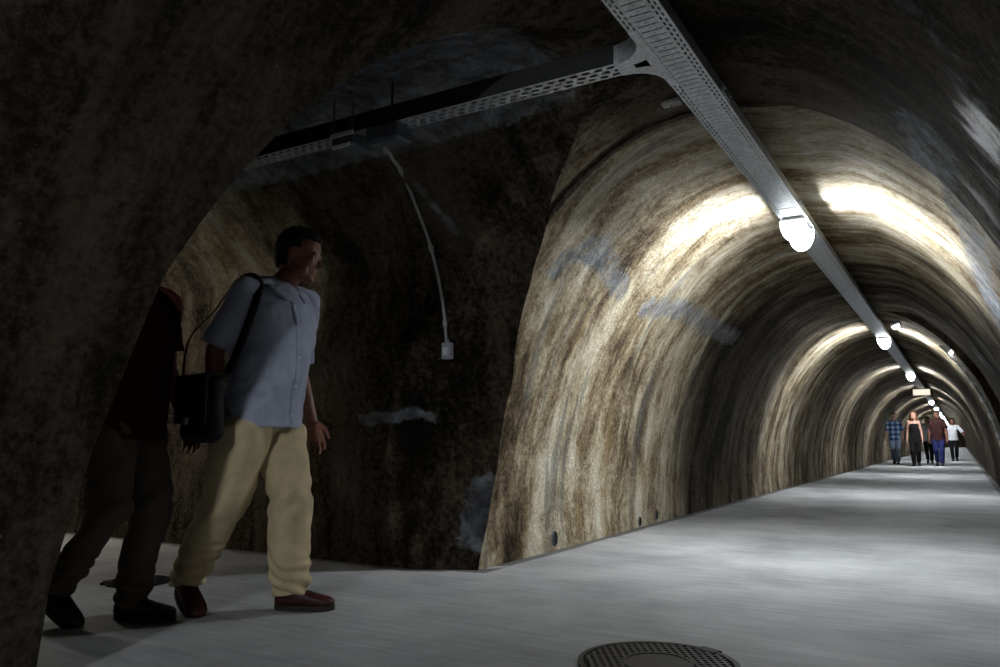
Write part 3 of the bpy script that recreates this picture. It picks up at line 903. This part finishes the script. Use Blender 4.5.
def add_head(mb, c, S, yaw, pitch=0.0, female=False):
    """c: centre of the skull, S: head height; returns transform"""
    Rm = Matrix.Rotation(yaw, 3, 'Z') @ Matrix.Rotation(pitch, 3, 'Y')
    def P(x, y, z): return Vector(c)+Rm @ Vector((x*S, y*S, z*S))
    def E(p, r): mb.ellipsoid(P(*p), Rm @ Vector((r[0]*S, 0, 0)), Rm @ Vector((0, r[1]*S, 0)), Rm @ Vector((0, 0, r[2]*S)))
    E((-0.03, 0, 0.13), (0.405, 0.325, 0.37))       # cranium
    E((0.10, 0, -0.10), (0.285, 0.275, 0.36))       # face
    E((0.165, 0, -0.30), (0.19, 0.195, 0.16))       # jaw
    E((0.285, 0, -0.41), (0.085, 0.10, 0.075))      # chin
    E((-0.13, 0, -0.10), (0.25, 0.26, 0.25))        # nape
    for s in (-1, 1):
        E((0.255, s*0.155, -0.085), (0.10, 0.10, 0.085))    # cheekbone
        E((0.14, s*0.20, -0.28), (0.14, 0.07, 0.12))
        E((-0.035, s*0.325, -0.035), (0.075, 0.028, 0.135))  # ear
        E((-0.055, s*0.345, -0.02), (0.045, 0.022, 0.115))
        E((0.335, s*0.145, 0.045), (0.045, 0.075, 0.028))   # brow
        E((0.312, s*0.135, -0.005), (0.045, 0.052, 0.034))  # eyeball under lids
        E((0.405, s*0.045, -0.155), (0.045, 0.035, 0.028))  # nostril
    mb.capsule(P(0.345, 0, 0.03), P(0.435, 0, -0.135), 0.032*S, 0.048*S, 10)   # nose
    mb.capsule(P(0.345, -0.075, -0.255), P(0.345, 0.075, -0.255), 0.028*S, 0.028*S, 10)  # upper lip
    mb.capsule(P(0.338, -0.065, -0.298), P(0.338, 0.065, -0.298), 0.030*S, 0.030*S, 10)  # lower lip
    return P, Rm

def add_hand(mb, wrist, d, pn, side, S=1.0, curl=0.35, fr=0.0082):
    """wrist; d: finger direction; pn: palm normal; side: thumb direction (in palm plane)"""
    w_ = Vector(wrist); d = Vector(d).normalized(); pn = Vector(pn); pn = (pn-d*pn.dot(d)).normalized()
    sd = Vector(side); sd = (sd-d*sd.dot(d)-pn*sd.dot(pn)).normalized()
    c = w_+d*0.05*S
    mb.ellipsoid(c, sd*0.043*S, pn*0.017*S, d*0.058*S, 16, 10)
    for k, off in enumerate((0.030, 0.0102, -0.0102, -0.030)):
        mb.capsule(w_+d*0.015*S+sd*off*0.55*S, w_+d*0.09*S+sd*off*S, 0.014*S, 0.0115*S, 10)
    L = [(0.040, 0.025, 0.019), (0.045, 0.028, 0.021), (0.041, 0.026, 0.020), (0.032, 0.020, 0.017)]
    for k, off in enumerate((0.032, 0.0108, -0.0108, -0.032)):
        p = w_+d*(0.092 if k in (1, 2) else 0.086)*S+sd*off*S
        ang = curl*0.5+0.06*k; base = (d+sd*(off*2.2)).normalized()
        r = fr*S*(1.0 if k < 3 else 0.88)
        for q, l in enumerate(L[k]):
            dr = base*math.cos(ang)+pn*math.sin(ang)
            e_ = p+dr*l*S; mb.capsule(p, e_, r, r*0.93, 9); p = e_; r *= 0.93; ang += curl*(1.0+0.15*q)
    p = w_+d*0.028*S+sd*0.034*S
    dr = (d*0.72+sd*0.62+pn*0.30).normalized()
    e_ = p+dr*0.040*S; mb.capsule(p, e_, 0.0125*S, 0.0105*S, 9); p = e_
    dr = (d*0.88+sd*0.30+pn*0.36).normalized()
    e_ = p+dr*0.030*S; mb.capsule(p, e_, 0.0102*S, 0.009*S, 9); p = e_
    dr = (d*0.92+sd*0.1+pn*0.38).normalized()
    mb.capsule(p, p+dr*0.024*S, 0.009*S, 0.0078*S, 9)

def shell_from(body, name, mat, parent, keep, off, z_extra=0.0):
    """part laid over the body: copy of the faces where keep(co) with thickness"""
    me = body.data; F = []
    ok = [keep(v.co) for v in me.vertices]
    for p in me.polygons:
        if all(ok[i] for i in p.vertices): F.append(tuple(p.vertices))
    used = sorted({i for f in F for i in f}); mp = {q: k for k, q in enumerate(used)}
    V = []
    for i in used:
        v = me.vertices[i]
        V.append(v.co+v.normal*(off*(1.0+0.5*noise.noise(v.co*45))))
    n = len(V)
    inner = [me.vertices[i].co-me.vertices[i].normal*0.002 for i in used]
    FF = [tuple(mp[i] for i in f) for f in F]
    cnt = {}
    for f in FF:
        for a, b in zip(f, f[1:]+f[:1]): cnt[(a, b)] = 1
    side = [(b, a, a+n, b+n) for (a, b) in cnt if (b, a) not in cnt]
    return mesh_obj(name, V+inner, FF+side, mat, parent)

def make_shoe(ankle, yaw, pitch, S, mat, parent, thick=1.0):
    """ankle: world-local joint; yaw of toe; pitch >0 lifts the heel"""
    Rm = Matrix.Rotation(yaw, 3, 'Z') @ Matrix.Rotation(pitch, 3, 'Y')
    A = Vector(ankle)
    ball = Vector((0.115*S, 0, -0.085*S))
    def P(x, y, z): return A+Rm @ Vector((x*S, y*S, z*S))
    fx = Rm @ Vector((1, 0, 0)); fy = Rm @ Vector((0, 1, 0)); fz = Rm @ Vector((0, 0, 1))
    def sec(x, w_, zb, zt): return (P(x, 0, (zb+zt)/2), fy*(w_*S*thick), fz*((zt-zb)/2*S))
    mb = MB(); b = -0.078
    mb.loft([sec(-0.083, 0.010, b+0.012, b+0.030), sec(-0.078, 0.028, b+0.004, b+0.062), sec(-0.055, 0.037, b, b+0.083), sec(-0.02, 0.040, b, b+0.092),
             sec(0.02, 0.041, b, b+0.090), sec(0.06, 0.044, b, b+0.074), sec(0.10, 0.049, b, b+0.060), sec(0.14, 0.050, b, b+0.050),
             sec(0.172, 0.043, b+0.002, b+0.042), sec(0.192, 0.028, b+0.006, b+0.034), sec(0.200, 0.010, b+0.012, b+0.024)], 22, 2.6)
    mb.loft([sec(-0.02, 0.034, b+0.06, b+0.10), sec(-0.018, 0.036, b+0.085, b+0.112), ], 18)
    sh = mb.remesh('shoe', mat, parent, 0.005, 3)
    mb = MB()
    n = 28; out = []
    for k in range(n):
        a = 2*PI*k/n; x = 0.058+0.145*math.cos(a); wv = 0.047*math.sin(a)*(1+0.18*math.cos(a))
        out.append((x, wv))
    V = [P(x, y, b-0.016) for x, y in out]+[P(x, y*1.04, b+0.008) for x, y in out]
    F = [tuple(range(n-1, -1, -1)), tuple(range(n, 2*n))]+[(k, (k+1) % n, n+(k+1) % n, n+k) for k in range(n)]
    mb.add(V, F); mb.build('sole', M['sole'], sh)
    mb = MB()
    for k in range(4):
        x = 0.035+0.022*k; zt = b+0.092-0.011*k-0.004
        mb.tube([P(x, -0.022, zt-0.012), P(x+0.004, -0.008, zt), P(x+0.006, 0.008, zt), P(x, 0.022, zt-0.012)], 0.0022*S, 6)
    mb.build('lace', M['black'], sh)
    return sh

def person(label, loc, rz, H, feet, arms, head, top, legs, shoe_mat, skin, hair, group=None, voxel=0.006, bulk=1.0, lean=0.03, twist=0.0, top_style='shirt', hem=0.455, hipdrop=0.0, female=False, wr=1.0, cuffs=1.0):
    """feet: {side: (x, y, lift, yaw, heel pitch)}; arms: {side: (elbow, wrist)} offsets relative to the shoulder in H units; side +1 left, -1 right"""
    k = H/1.80
    root = thing('person', label, 'person', loc, rz, group)
    hipz = 0.515*H-hipdrop
    pel = Vector((0, 0, hipz)); ch = Vector((lean*0.7*k, 0, 0.715*H-hipdrop)); nk = Vector((lean*k*1.0, 0, 0.835*H-hipdrop))
    hs = 0.132*H if not female else 0.130*H
    hc = nk+Vector(head[0])*k+Vector((0.022*k, 0, 0.090*H))
    T = lambda v, f: rotz(v, twist*f)
    legsj = {}
    for s in (1, -1):
        x, y, lift, yaw, pit = feet[s]
        hip = pel+Vector((0, s*0.092*k, -0.01*k))
        foot = Vector((x, y, lift+0.094*k))
        off = rotz((-0.06*k, 0, 0), yaw); ank = foot+off*1.0
        if pit: ank = ank+Vector((0, 0, 0.115*k*math.sin(pit)))+rotz((0.10*k*(1-math.cos(pit))+0.06*k*math.sin(pit), 0, 0), yaw)
        kn = ik(hip, ank, 0.2405*H, 0.2255*H, rotz((1, 0, 0), yaw*0.5))
        legsj[s] = (hip, kn, ank, yaw, pit)
    sh = {s: nk+T((-0.005, s*((0.180 if not female else 0.150)*k+(bulk-1)*0.06), -0.052*k), 1.0) for s in (1, -1)}
    aj = {}
    for s in (1, -1):
        e_, w_ = arms[s][:2]; aj[s] = (sh[s], sh[s]+Vector(e_)*H, sh[s]+Vector(w_)*H)
    # ---- body: one skin from skull to ankles
    mb = MB()
    P, Rm = add_head(mb, hc, hs*1.0*1.02*1.0/0.92, head[1], head[2], female)
    HS = hs*1.02/0.92
    mb.capsule(nk+Vector((-0.012*k, 0, -0.03*k)), hc+Vector((-0.02*k, 0, -0.07*k)), 0.060*k*(0.85 if female else 1), 0.056*k*(0.85 if female else 1), 16)
    for s in (1, -1): mb.capsule(nk+Vector((-0.015*k, s*0.03*k, -0.005*k)), sh[s]+Vector((-0.01*k, 0, 0.012*k)), 0.046*k, 0.050*k, 14)
    def S_(c, d, w_, f): return (c, T((d*k, 0, 0), f), T((0, w_*k, 0), f))
    b_ = bulk
    mb.loft([S_(pel+Vector((0, 0, -0.09*k)), 0.06, 0.09, 0), S_(pel+Vector((0, 0, -0.04*k)), 0.11*b_, 0.155*b_, 0), S_(pel+Vector((0, 0, 0.03*k)), 0.11*b_, 0.160*b_, 0.1),
             S_(pel.lerp(ch, 0.5), 0.098*b_, 0.140*b_, 0.5), S_(ch, 0.112*b_, 0.160*b_, 0.9), S_(ch.lerp(nk, 0.5), 0.098*b_, 0.165*b_, 1), S_(nk+Vector((0, 0, -0.04*k)), 0.07, 0.12*b_, 1), S_(nk, 0.055, 0.06, 1)], 24)
    for s in (1, -1):
        a, e_, w_ = aj[s]
        q = 0.85 if female else 1.0
        mb.capsule(a, e_, 0.052*k*q, 0.040*k*q, 14); mb.capsule(e_, e_.lerp(w_, 0.3), 0.040*k*q, 0.042*k*q, 14)
        mb.capsule(e_.lerp(w_, 0.3), w_, 0.042*k*q, 0.028*k*q, 14)
        d = (w_-e_).normalized()
        add_hand(mb, w_, d, (0.15, -s, 0), (1, 0, 0), k*(0.92 if female else 1.03), arms[s][2] if len(arms[s]) > 2 else 0.42, 0.0084 if voxel < 0.007 else 0.0100)
        hip, kn, ank, yaw, pit = legsj[s]
        mb.capsule(hip, kn, 0.078*k, 0.055*k, 14); mb.capsule(kn, ank, 0.052*k, 0.036*k, 14)
        mb.capsule(ank+Vector((0, 0, -0.03*k)), ank+Matrix.Rotation(yaw, 3, 'Z') @ (Matrix.Rotation(pit, 3, 'Y') @ Vector((0.09*k, 0, -0.045*k))), 0.033*k, 0.026*k, 12)
    body = mb.remesh('body', skin, root, voxel, 3)
    # eyes painted as material slots on the skin mesh
    body.data.materials.append(M['eyewhite']); body.data.materials.append(M['eyedark'])
    for s in (-1, 1):
        ec = P(0.36, s*0.135, -0.005)
        for p in body.data.polygons:
            d = (p.center-ec).length/HS
            loc_ = Rm.transposed() @ (p.center-ec)
            if abs(loc_.z) < 0.020*HS and abs(loc_.y) < 0.05*HS and d < 0.09:
                p.material_index = 2 if abs(loc_.y) < 0.018*HS else 1
    # ---- hair
    if hair:
        hm, style = hair
        def hk(co):
            q = Rm.transposed() @ (co-Vector(hc)); x, y, z = q.x/HS, q.y/HS, q.z/HS
            if z < -0.30 or z > 0.7 or abs(x) > .6: return False
            if style == 'receding':
                if z > 0.20+0.0 and x > 0.08-0.2*(z-0.2): return False
                return (x < -0.06 and z > -0.20) or (z > 0.13 and x < 0.10)
            line = 0.22 if x > 0.1 else (-0.02 if x > -0.06 else -0.25)
            if x > 0.1: return z > 0.27
            if x > -0.10: return z > 0.08
            return z > -0.25
        hr = shell_from(body, 'hair', hm, root, hk, 0.012*k if style != 'receding' else 0.006*k)
        if style == 'long':
            mbh = MB(); hu = Rm @ Vector((1, 0, 0)); hv = Rm @ Vector((0, 1, 0))
            mbh.ellipsoid(P(-0.08, 0, 0.16), hu*0.40*HS, hv*0.375*HS, (Rm @ Vector((0, 0, 1)))*0.39*HS)
            for s in (-1, 0, 1):
                mbh.capsule(P(-0.18+0.12*abs(s), s*0.30, 0.05), P(-0.22+0.14*abs(s), s*0.36, -0.75), 0.13*HS, 0.10*HS, 12)
            bpy.data.objects.remove(hr)
            mbh.remesh('hair', hm, root, 0.010, 3)
    # ---- top
    mb = MB(); ease = 0.014*wr
    hz = hem*H
    tsec = []
    def TS(c, d, w_, f): return (c, T(((d+ease)*k, 0, 0), f), T((0, (w_+ease)*k, 0), f))
    if top_style in ('shirt', 'tee'):
        tsec = [TS(Vector((0.005, 0, hz)), 0.128*b_, 0.172*b_, 0.2), TS(Vector((0.005, 0, hz+0.04*k)), 0.126*b_, 0.170*b_, 0.2), TS(Vector((0.008*k, 0, hipz+0.02*k)), 0.124*b_, 0.166*b_, 0.2),
                TS(pel.lerp(ch, 0.5)+Vector((0.012*k, 0, 0)), 0.128*b_, 0.158*b_, 0.5), TS(ch+Vector((0.01*k, 0, 0)), 0.124*b_, 0.168*b_, 0.9),
                TS(ch.lerp(nk, 0.5), 0.104*b_, 0.178*b_, 1), TS(nk+Vector((-0.004, 0, -0.045*k)), 0.076, 0.148*b_, 1), TS(nk+Vector((-0.008, 0, -0.012*k)), 0.060, 0.085, 1), TS(nk+Vector((-0.010, 0, 0.008*k)), 0.048, 0.05, 1)]
        mb.loft(tsec, 30)
        fr = 0.92 if top_style == 'shirt' else 0.72
        for s in (1, -1):
            a, e_, w_ = aj[s]; q = 0.9 if female else 1.0
            tip = a.lerp(e_, fr); mid = a.lerp(e_, 0.45)
            mb.capsule(nk+Vector((-0.012*k, s*0.05*k, -0.018*k)), a+Vector((0, 0, 0.0)), 0.050*k, 0.060*k*q, 16)
            d = (e_-a).normalized(); u = d.cross(Vector((0, 0, 1)) if abs(d.z) < 0.9 else Vector((1, 0, 0))).normalized(); v = d.cross(u)
            mb.loft([(a-d*0.03*k, u*0.05*k, v*0.05*k), (a, u*0.062*k*q, v*0.062*k*q), (mid, u*0.066*k*q, v*0.066*k*q), (tip-d*0.01, u*0.074*k*q, v*0.074*k*q), (tip, u*0.074*k*q, v*0.074*k*q)], 20)
    else:                                        # sleeveless
        mb.loft([TS(Vector((0, 0, hz)), 0.118, 0.160, 0), TS(pel+Vector((0, 0, 0.03*k)), 0.112, 0.158, 0), TS(pel.lerp(ch, 0.5), 0.092, 0.128, 0.5), TS(ch, 0.115, 0.145, 1), TS(ch.lerp(nk, 0.4), 0.102, 0.138, 1), TS(ch.lerp(nk, 0.55), 0.098, 0.13, 1)], 26)
        for s in (1, -1): mb.capsule(ch.lerp(nk, 0.4)+Vector((0.05*k, s*0.075*k, 0)), nk+Vector((-0.02*k, s*0.075*k, -0.02*k)), 0.03*k, 0.03*k, 10)
    big = voxel < 0.007
    def fold(co, nn):
        a = noise.noise(Vector((co.x*9, co.y*9, co.z*3.0)))*0.009
        low = sst(0.62*H-co.z, 0, 0.2)
        a += math.sin(math.atan2(co.y, co.x)*9+co.z*7+3*noise.noise(co*4))*0.007*low
        a *= 0.35+0.65*sst(co.z, hz+0.0, hz+0.12)
        a += noise.noise(co*22)*0.002
        # drag folds around the armpits
        a += math.sin((co.z*1.0+abs(co.y)*1.1)*70+4*noise.noise(co*6))*0.0028*sst(abs(co.y), 0.08, 0.2)
        return a*k*(1.0 if big else 0.6)
    tp = mb.remesh('shirt' if top_style != 'tank' else 'top', top, root, voxel if big else 0.010, 4, 0.5, fold)
    # ---- trousers
    mb = MB()
    mb.loft([S_(pel+Vector((0, 0, -0.13*k)), 0.07, 0.12, 0), S_(pel+Vector((0, 0, -0.08*k)), 0.112*b_, 0.165*b_, 0), S_(pel+Vector((0, 0, 0.0)), 0.119*b_, 0.170*b_, 0), S_(pel+Vector((0, 0, 0.08*k)), 0.112*b_, 0.158*b_, 0), S_(pel+Vector((0, 0, 0.10*k)), 0.111*b_, 0.156*b_, 0)], 26)
    for s in (1, -1):
        hip, kn, ank, yaw, pit = legsj[s]
        fwd = rotz((1, 0, 0), yaw*0.5); lat = rotz((0, 1, 0), yaw*0.5)
        end = ank+Vector((0, 0, -0.012*k))-rotz((0.012*k, 0, 0), yaw)
        q = wr
        secs = []
        for t, r in ((0.0, 0.092), (0.2, 0.098*q), (0.5, 0.090*q), (0.8, 0.080*q), (1.0, 0.077*q)):
            c = hip.lerp(kn, t); secs.append((c, fwd*r*k*1.02, lat*r*k*0.96))
        for t, r in ((0.25, 0.076*q), (0.5, 0.072*q), (0.75, 0.069*q*cuffs), (0.9, 0.066*q*cuffs), (1.0, 0.060*q*cuffs), (1.03, 0.056*q*cuffs)):
            c = kn.lerp(end, t)-fwd*0.012*k*math.sin(PI*min(1, t)); secs.append((c, fwd*r*k, lat*r*k*0.94))
        mb.loft(secs, 24)
    zk = {s: legsj[s][1].z for s in (1, -1)}
    def tfold(co, nn):
        s = 1 if co.y > (legsj[1][1].y+legsj[-1][1].y)/2 else -1
        za = legsj[s][2].z
        a = noise.noise(Vector((co.x*8, co.y*8, co.z*3.2)))*0.009
        low = 1-sst(co.z-za, 0.02, 0.24)
        a += math.sin((co.z+co.x*0.45)*88+5*noise.noise(co*7))*0.0055*low
        kn_ = 1-sst(abs(co.z-zk[s]), 0.03, 0.20)
        a += math.sin((co.z-co.x*0.8)*48+4*noise.noise(co*5))*0.004*kn_
        cr = 1-sst(abs(co.z-0.46*H), 0.02, 0.18)
        a += math.sin((co.z*1.0-abs(co.y)*1.5)*42+4*noise.noise(co*5))*0.0045*cr
        a += noise.noise(co*20)*0.002
        return a*k*(1.45 if big else 0.5)
    tr = mb.remesh('trousers', legs, root, voxel if big else 0.010, 4, 0.5, tfold)
    for s in (1, -1):
        hip, kn, ank, yaw, pit = legsj[s]
        make_shoe(ank, yaw, pit, k*0.97, shoe_mat, root)
    return dict(root=root, body=body, top=tp, trousers=tr, nk=nk, ch=ch, pel=pel, sh=sh, k=k, H=H, T=T, aj=aj, twist=twist, legs=legsj)

def outside(bv, p, gap):
    """push a point out of a closed mesh until it lies gap above it"""
    loc_, n_, idx, dist = bv.find_nearest(p)
    if loc_ is None: return p
    if (p-loc_).dot(n_) < gap: return loc_+n_*gap
    return p
from mathutils.bvhtree import BVHTree
def bvh_of(o): return BVHTree.FromPolygons([v.co for v in o.data.vertices], [tuple(p.vertices) for p in o.data.polygons])

def collar_and_buttons(D, mat, front=0.145, n=5):
    k = D['k']; nk = D['nk']; tp = D['top']; tw = D['twist']
    bv = bvh_of(tp)
    for s in (1, -1):
        mb = MB()
        # standing fall folded round the neck
        V = []; F = []; m = 12
        for i in range(m+1):
            a = PI-(PI-0.42)*i/m                 # from the nape to the throat
            ca, sa = math.cos(a), math.sin(a)*s
            t = i/m
            base = Vector((0.080*ca-0.010, 0.082*sa, 0.004-0.050*t*t)); top_ = Vector((0.072*ca-0.008, 0.074*sa, 0.050-0.055*t*t))
            outr = Vector((0.112*ca-0.004+0.016*t, 0.118*sa, 0.004-0.085*t*t-0.020*t))
            V += [nk+rotz(base*k, tw), nk+rotz(top_*k, tw), outside(bv, nk+rotz(outr*k, tw), 0.008)]
        for i in range(m):
            F += [(i*3, i*3+1, i*3+4, i*3+3), (i*3+1, i*3+2, i*3+5, i*3+4)]
        o = mesh_obj('collar', V, F, mat, tp); sd = o.modifiers.new('t', 'SOLIDIFY'); sd.thickness = 0.004; sd.offset = 0
    # placket and buttons follow the shirt front
    fr = []
    z0 = nk.z-0.09*k; z1 = D['hem']+0.015
    N = 26
    for i in range(N+1):
        z = z0+(z1-z0)*i/N
        fz = (z-D['pel'].z)/(nk.z-D['pel'].z); tz = tw*max(0.2, min(1, fz*1.2))
        row = []
        for yy in (-0.014, 0.014):
            o_ = rotz((0.4, yy, 0), tz)+Vector((0, 0, z)); d = rotz((-1, 0, 0), tz)
            h = bv.ray_cast(o_, d)
            row.append((h[0] if h[0] is not None else o_+d*0.27)-d*0.001)
        fr.append(row)
    for _ in range(3): fr = [fr[0]]+[[(fr[i-1][c]+fr[i][c]*2+fr[i+1][c])/4 for c in (0, 1)] for i in range(1, N)]+[fr[N]]
    V = [q for r in fr for q in r]; F = [(i*2, i*2+1, i*2+3, i*2+2) for i in range(N)]
    o = mesh_obj('placket', V, F, mat, tp); sd = o.modifiers.new('t', 'SOLIDIFY'); sd.thickness = 0.003; sd.offset = 0
    for j in range(n):
        i = int(1+(N-3)*j/(n-1)); c = (fr[i][0]+fr[i][1])/2; tz = tw*0.8
        d = rotz((1, 0, 0), tz)
        mb = MB(); mb.capsule(c, c+d*0.004, 0.0065, 0.006, 12); mb.build('button', M['button'], tp, True)

# --- the man stepping out of the side passage
man = person('man in pale blue short sleeved shirt and beige trousers stepping out of the side passage', (-1.90, 2.555, 0), R(15), 1.83,
    feet={1: (0.205, 0.105, 0.0, R(14), 0.0), -1: (-0.275, -0.100, 0.0, R(-30), R(24))},
    arms={1: ((-0.045, 0.035, -0.175), (0.0, 0.045, -0.325)), -1: ((-0.065, -0.020, -0.158), (-0.060, -0.018, -0.275), 1.0)},
    head=((0.055, 0.045, -0.01), R(14), R(10)), top=M['shirt'], legs=M['beige'], shoe_mat=M['shoered'], skin=M['skin'], hair=(M['hairdark'], 'short'),
    bulk=1.12, lean=0.06, twist=R(-18), wr=1.36, hem=0.46, cuffs=0.98)
man['hem'] = 0.46*1.83
collar_and_buttons(man, M['shirt'])

# black shoulder bag hanging at his right hip
nk, k = man['nk'], man['k']
mw = Matrix.Translation(Vector((-1.915, 2.545, 0))) @ Matrix.Rotation(R(15), 4, 'Z')
bc = mw @ Vector((-0.075, -0.315, 0.915))
bag = thing('shoulder_bag', 'black shoulder bag hanging at the right hip of the man in the pale blue shirt', 'bag', tuple(bc), R(15-25))
def bdisp(co, nn): return noise.noise(co*9)*0.012
mb = MB(); mb.box((0, 0, 0), (0.27, 0.10, 0.29), None, 0.03); mb.remesh('bag_body', M['bagcloth'], bag, 0.010, 6, 0.5, bdisp)
mb = MB(); mb.box((0, -0.056, 0.045), (0.27, 0.016, 0.21), None, 0.006); mb.box((0, 0, 0.148), (0.27, 0.11, 0.014), None, 0.005); mb.build('flap', M['bagcloth'], bag)
mb = MB(); mb.box((0.0, -0.072, -0.05), (0.035, 0.008, 0.03), None, 0.003); mb.build('buckle', M['galv'], bag)
# strap over the right shoulder
inv = (Matrix.Translation(bc) @ Matrix.Rotation(R(-10), 4, 'Z')).inverted()
shr = man['sh'][-1]
def strap_path(pts):
    return [inv @ (mw @ Vector(q)) for q in pts]
s0 = shr+Vector((-0.005, 0.035, 0.085))
pf = catmull([Vector((0.04, -0.31, 1.06)), Vector((0.08, -0.265, 1.24)), shr+Vector((0.085, -0.01, -0.07)), shr+Vector((0.065, 0.035, 0.03)), s0+Vector((0.0, 0, -0.015)), shr+Vector((-0.085, 0.03, 0.01)), shr+Vector((-0.135, 0.0, -0.09)), Vector((-0.20, -0.27, 1.24)), Vector((-0.19, -0.31, 1.06))], 8)
bvt = bvh_of(man['top']); bvb = bvh_of(man['body'])
pf = [pf[0]]+[outside(bvb, outside(bvt, q, 0.008), 0.012) for q in pf[1:-1]]+[pf[-1]]
for _ in range(2): pf = [pf[0]]+[(pf[i-1]+pf[i]*2+pf[i+1])/4 for i in range(1, len(pf)-1)]+[pf[-1]]
pf = strap_path(pf)
V = []; F = []
for i, q in enumerate(pf):
    d = (pf[min(i+1, len(pf)-1)]-pf[max(i-1, 0)]).normalized()
    c = Vector((0, 0, 1.28))
    ax = (q-(inv @ (mw @ Vector((0.02, -0.02, 1.30))))); n_ = (ax-d*ax.dot(d)).normalized(); u = d.cross(n_)
    V += [q+u*0.019+n_*0.003, q-u*0.019+n_*0.003, q-u*0.019-n_*0.003, q+u*0.019-n_*0.003]
for i in range(len(pf)-1):
    for a in range(4): F.append((i*4+a, i*4+(a+1) % 4, i*4+4+(a+1) % 4, i*4+4+a))
mesh_obj('strap', V, F, M['bagcloth'], bag)

# --- second man, half behind the pillar
man2 = person('man in dark red polo shirt and grey brown trousers, head hidden behind the dark pillar', (-2.245, 2.085, 0), R(15), 1.78,
    feet={1: (0.09, 0.095, 0.0, R(14), 0.0), -1: (-0.19, -0.10, 0.0, R(2), R(34))},
    arms={1: ((-0.02, 0.04, -0.175), (0.04, 0.045, -0.315)), -1: ((-0.03, -0.03, -0.175), (-0.06, -0.03, -0.315))},
    head=((0.02, 0.0, 0.0), R(8), R(6)), top=M['maroon'], legs=M['taupe'], shoe_mat=M['shoeblack'], skin=M['skin'], hair=(M['hairdark'], 'short'),
    bulk=1.05, lean=0.02, twist=R(-6), wr=1.12, top_style='tee', hem=0.44)

# --- people far down the tunnel, walking towards the camera
def walk(step, y=0.08, lead=1):
    return {lead: (step*0.5, lead*y, 0.0, lead*R(6), 0.0), -lead: (-step*0.5, -lead*y, 0.0, -lead*R(8), R(28))}
hang = {1: ((-0.01, 0.035, -0.178), (0.03, 0.045, -0.325)), -1: ((0.0, -0.035, -0.178), (0.05, -0.045, -0.322))}
hang2 = {1: ((0.02, 0.035, -0.178), (0.07, 0.045, -0.32)), -1: ((-0.04, -0.035, -0.172), (-0.02, -0.045, -0.32))}
FA = R(-90)
person('distant person in blue plaid shirt and pale jeans, leftmost of the walking group', (-0.99, 29.7, 0), FA, 1.76, walk(0.34, 0.07, 1), hang, ((0.02, 0, 0), 0, 0.05),
       M['plaid'], M['denimlight'], M['shoeblack'], M['skinlight'], (M['hairdark'], 'short'), None, 0.009, wr=1.0, top_style='shirt', hem=0.45)
person('distant woman with auburn hair in sleeveless black top and black trousers', (-0.30, 27.7, 0), FA, 1.70, walk(0.30, 0.065, -1), hang2, ((0.02, 0, 0), 0, 0.05),
       M['blackcloth'], M['blackcloth'], M['shoeblack'], M['skinlight'], (M['hairred'], 'long'), None, 0.009, wr=1.05, top_style='tank', hem=0.42, female=True)
person('distant person in white top and black trousers walking behind the woman in black', (-0.04, 31.4, 0), FA, 1.64, walk(0.28, 0.07, 1), hang, ((0.02, 0, 0), 0, 0.05),
       M['whitecloth'], M['blackcloth'], M['shoeblack'], M['skinlight'], (M['hairdark'], 'short'), None, 0.009, wr=1.0, top_style='tee', hem=0.47, female=True)
person('distant person in dark brown tee shirt and blue jeans, right of the woman in black', (0.34, 28.0, 0), FA, 1.74, walk(0.30, 0.07, 1), hang2, ((0.02, 0, 0), 0, 0.05),
       M['browncloth'], M['denim'], M['shoeblack'], M['skin'], (M['hairdark'], 'short'), None, 0.009, wr=1.05, top_style='tee', hem=0.455)
person('distant person in white shirt and black trousers, rightmost and farthest of the group', (0.70, 35.3, 0), FA, 1.68, walk(0.34, 0.07, -1),
       {1: ((0.01, 0.10, -0.15), (0.14, 0.12, -0.20)), -1: hang[-1]}, ((0.02, 0, 0), 0.2, 0.05),
       M['whitecloth'], M['blackcloth'], M['shoeblack'], M['skin'], (M['hairdark'], 'short'), None, 0.009, wr=1.0, top_style='shirt', hem=0.48)
# grey bag in front of the person in the white top
hb = thing('shoulder_bag', 'grey cloth bag carried by the distant person in the white top', 'bag', (0.06, 31.15, 0.84), 0)
mb = MB(); mb.box((0, 0, 0), (0.26, 0.09, 0.30), None, 0.03); mb.remesh('bag_body', M['greycloth'], hb, 0.012, 5)
mb = MB(); mb.tube(catmull([Vector((-0.10, 0, 0.12)), Vector((-0.08, 0.05, 0.30)), Vector((-0.05, 0.14, 0.42)), Vector((0.02, 0.14, 0.40)), Vector((0.08, 0.05, 0.28)), Vector((0.10, 0, 0.12))], 6), 0.012, 8); mb.build('strap', M['greycloth'], hb, True)

# ------------------------------------------------------------------ camera
cam = bpy.data.cameras.new('camera'); cam.sensor_width = 36.0; cam.lens = 763/1000*36.0; cam.clip_start = 0.05; cam.clip_end = 300
co = bpy.data.objects.new('camera', cam); COL.objects.link(co)
co.location = (0.95, 0.0, 0.78)
co.rotation_euler = (R(90+8.02), 0, R(30.89))
SC.camera = co
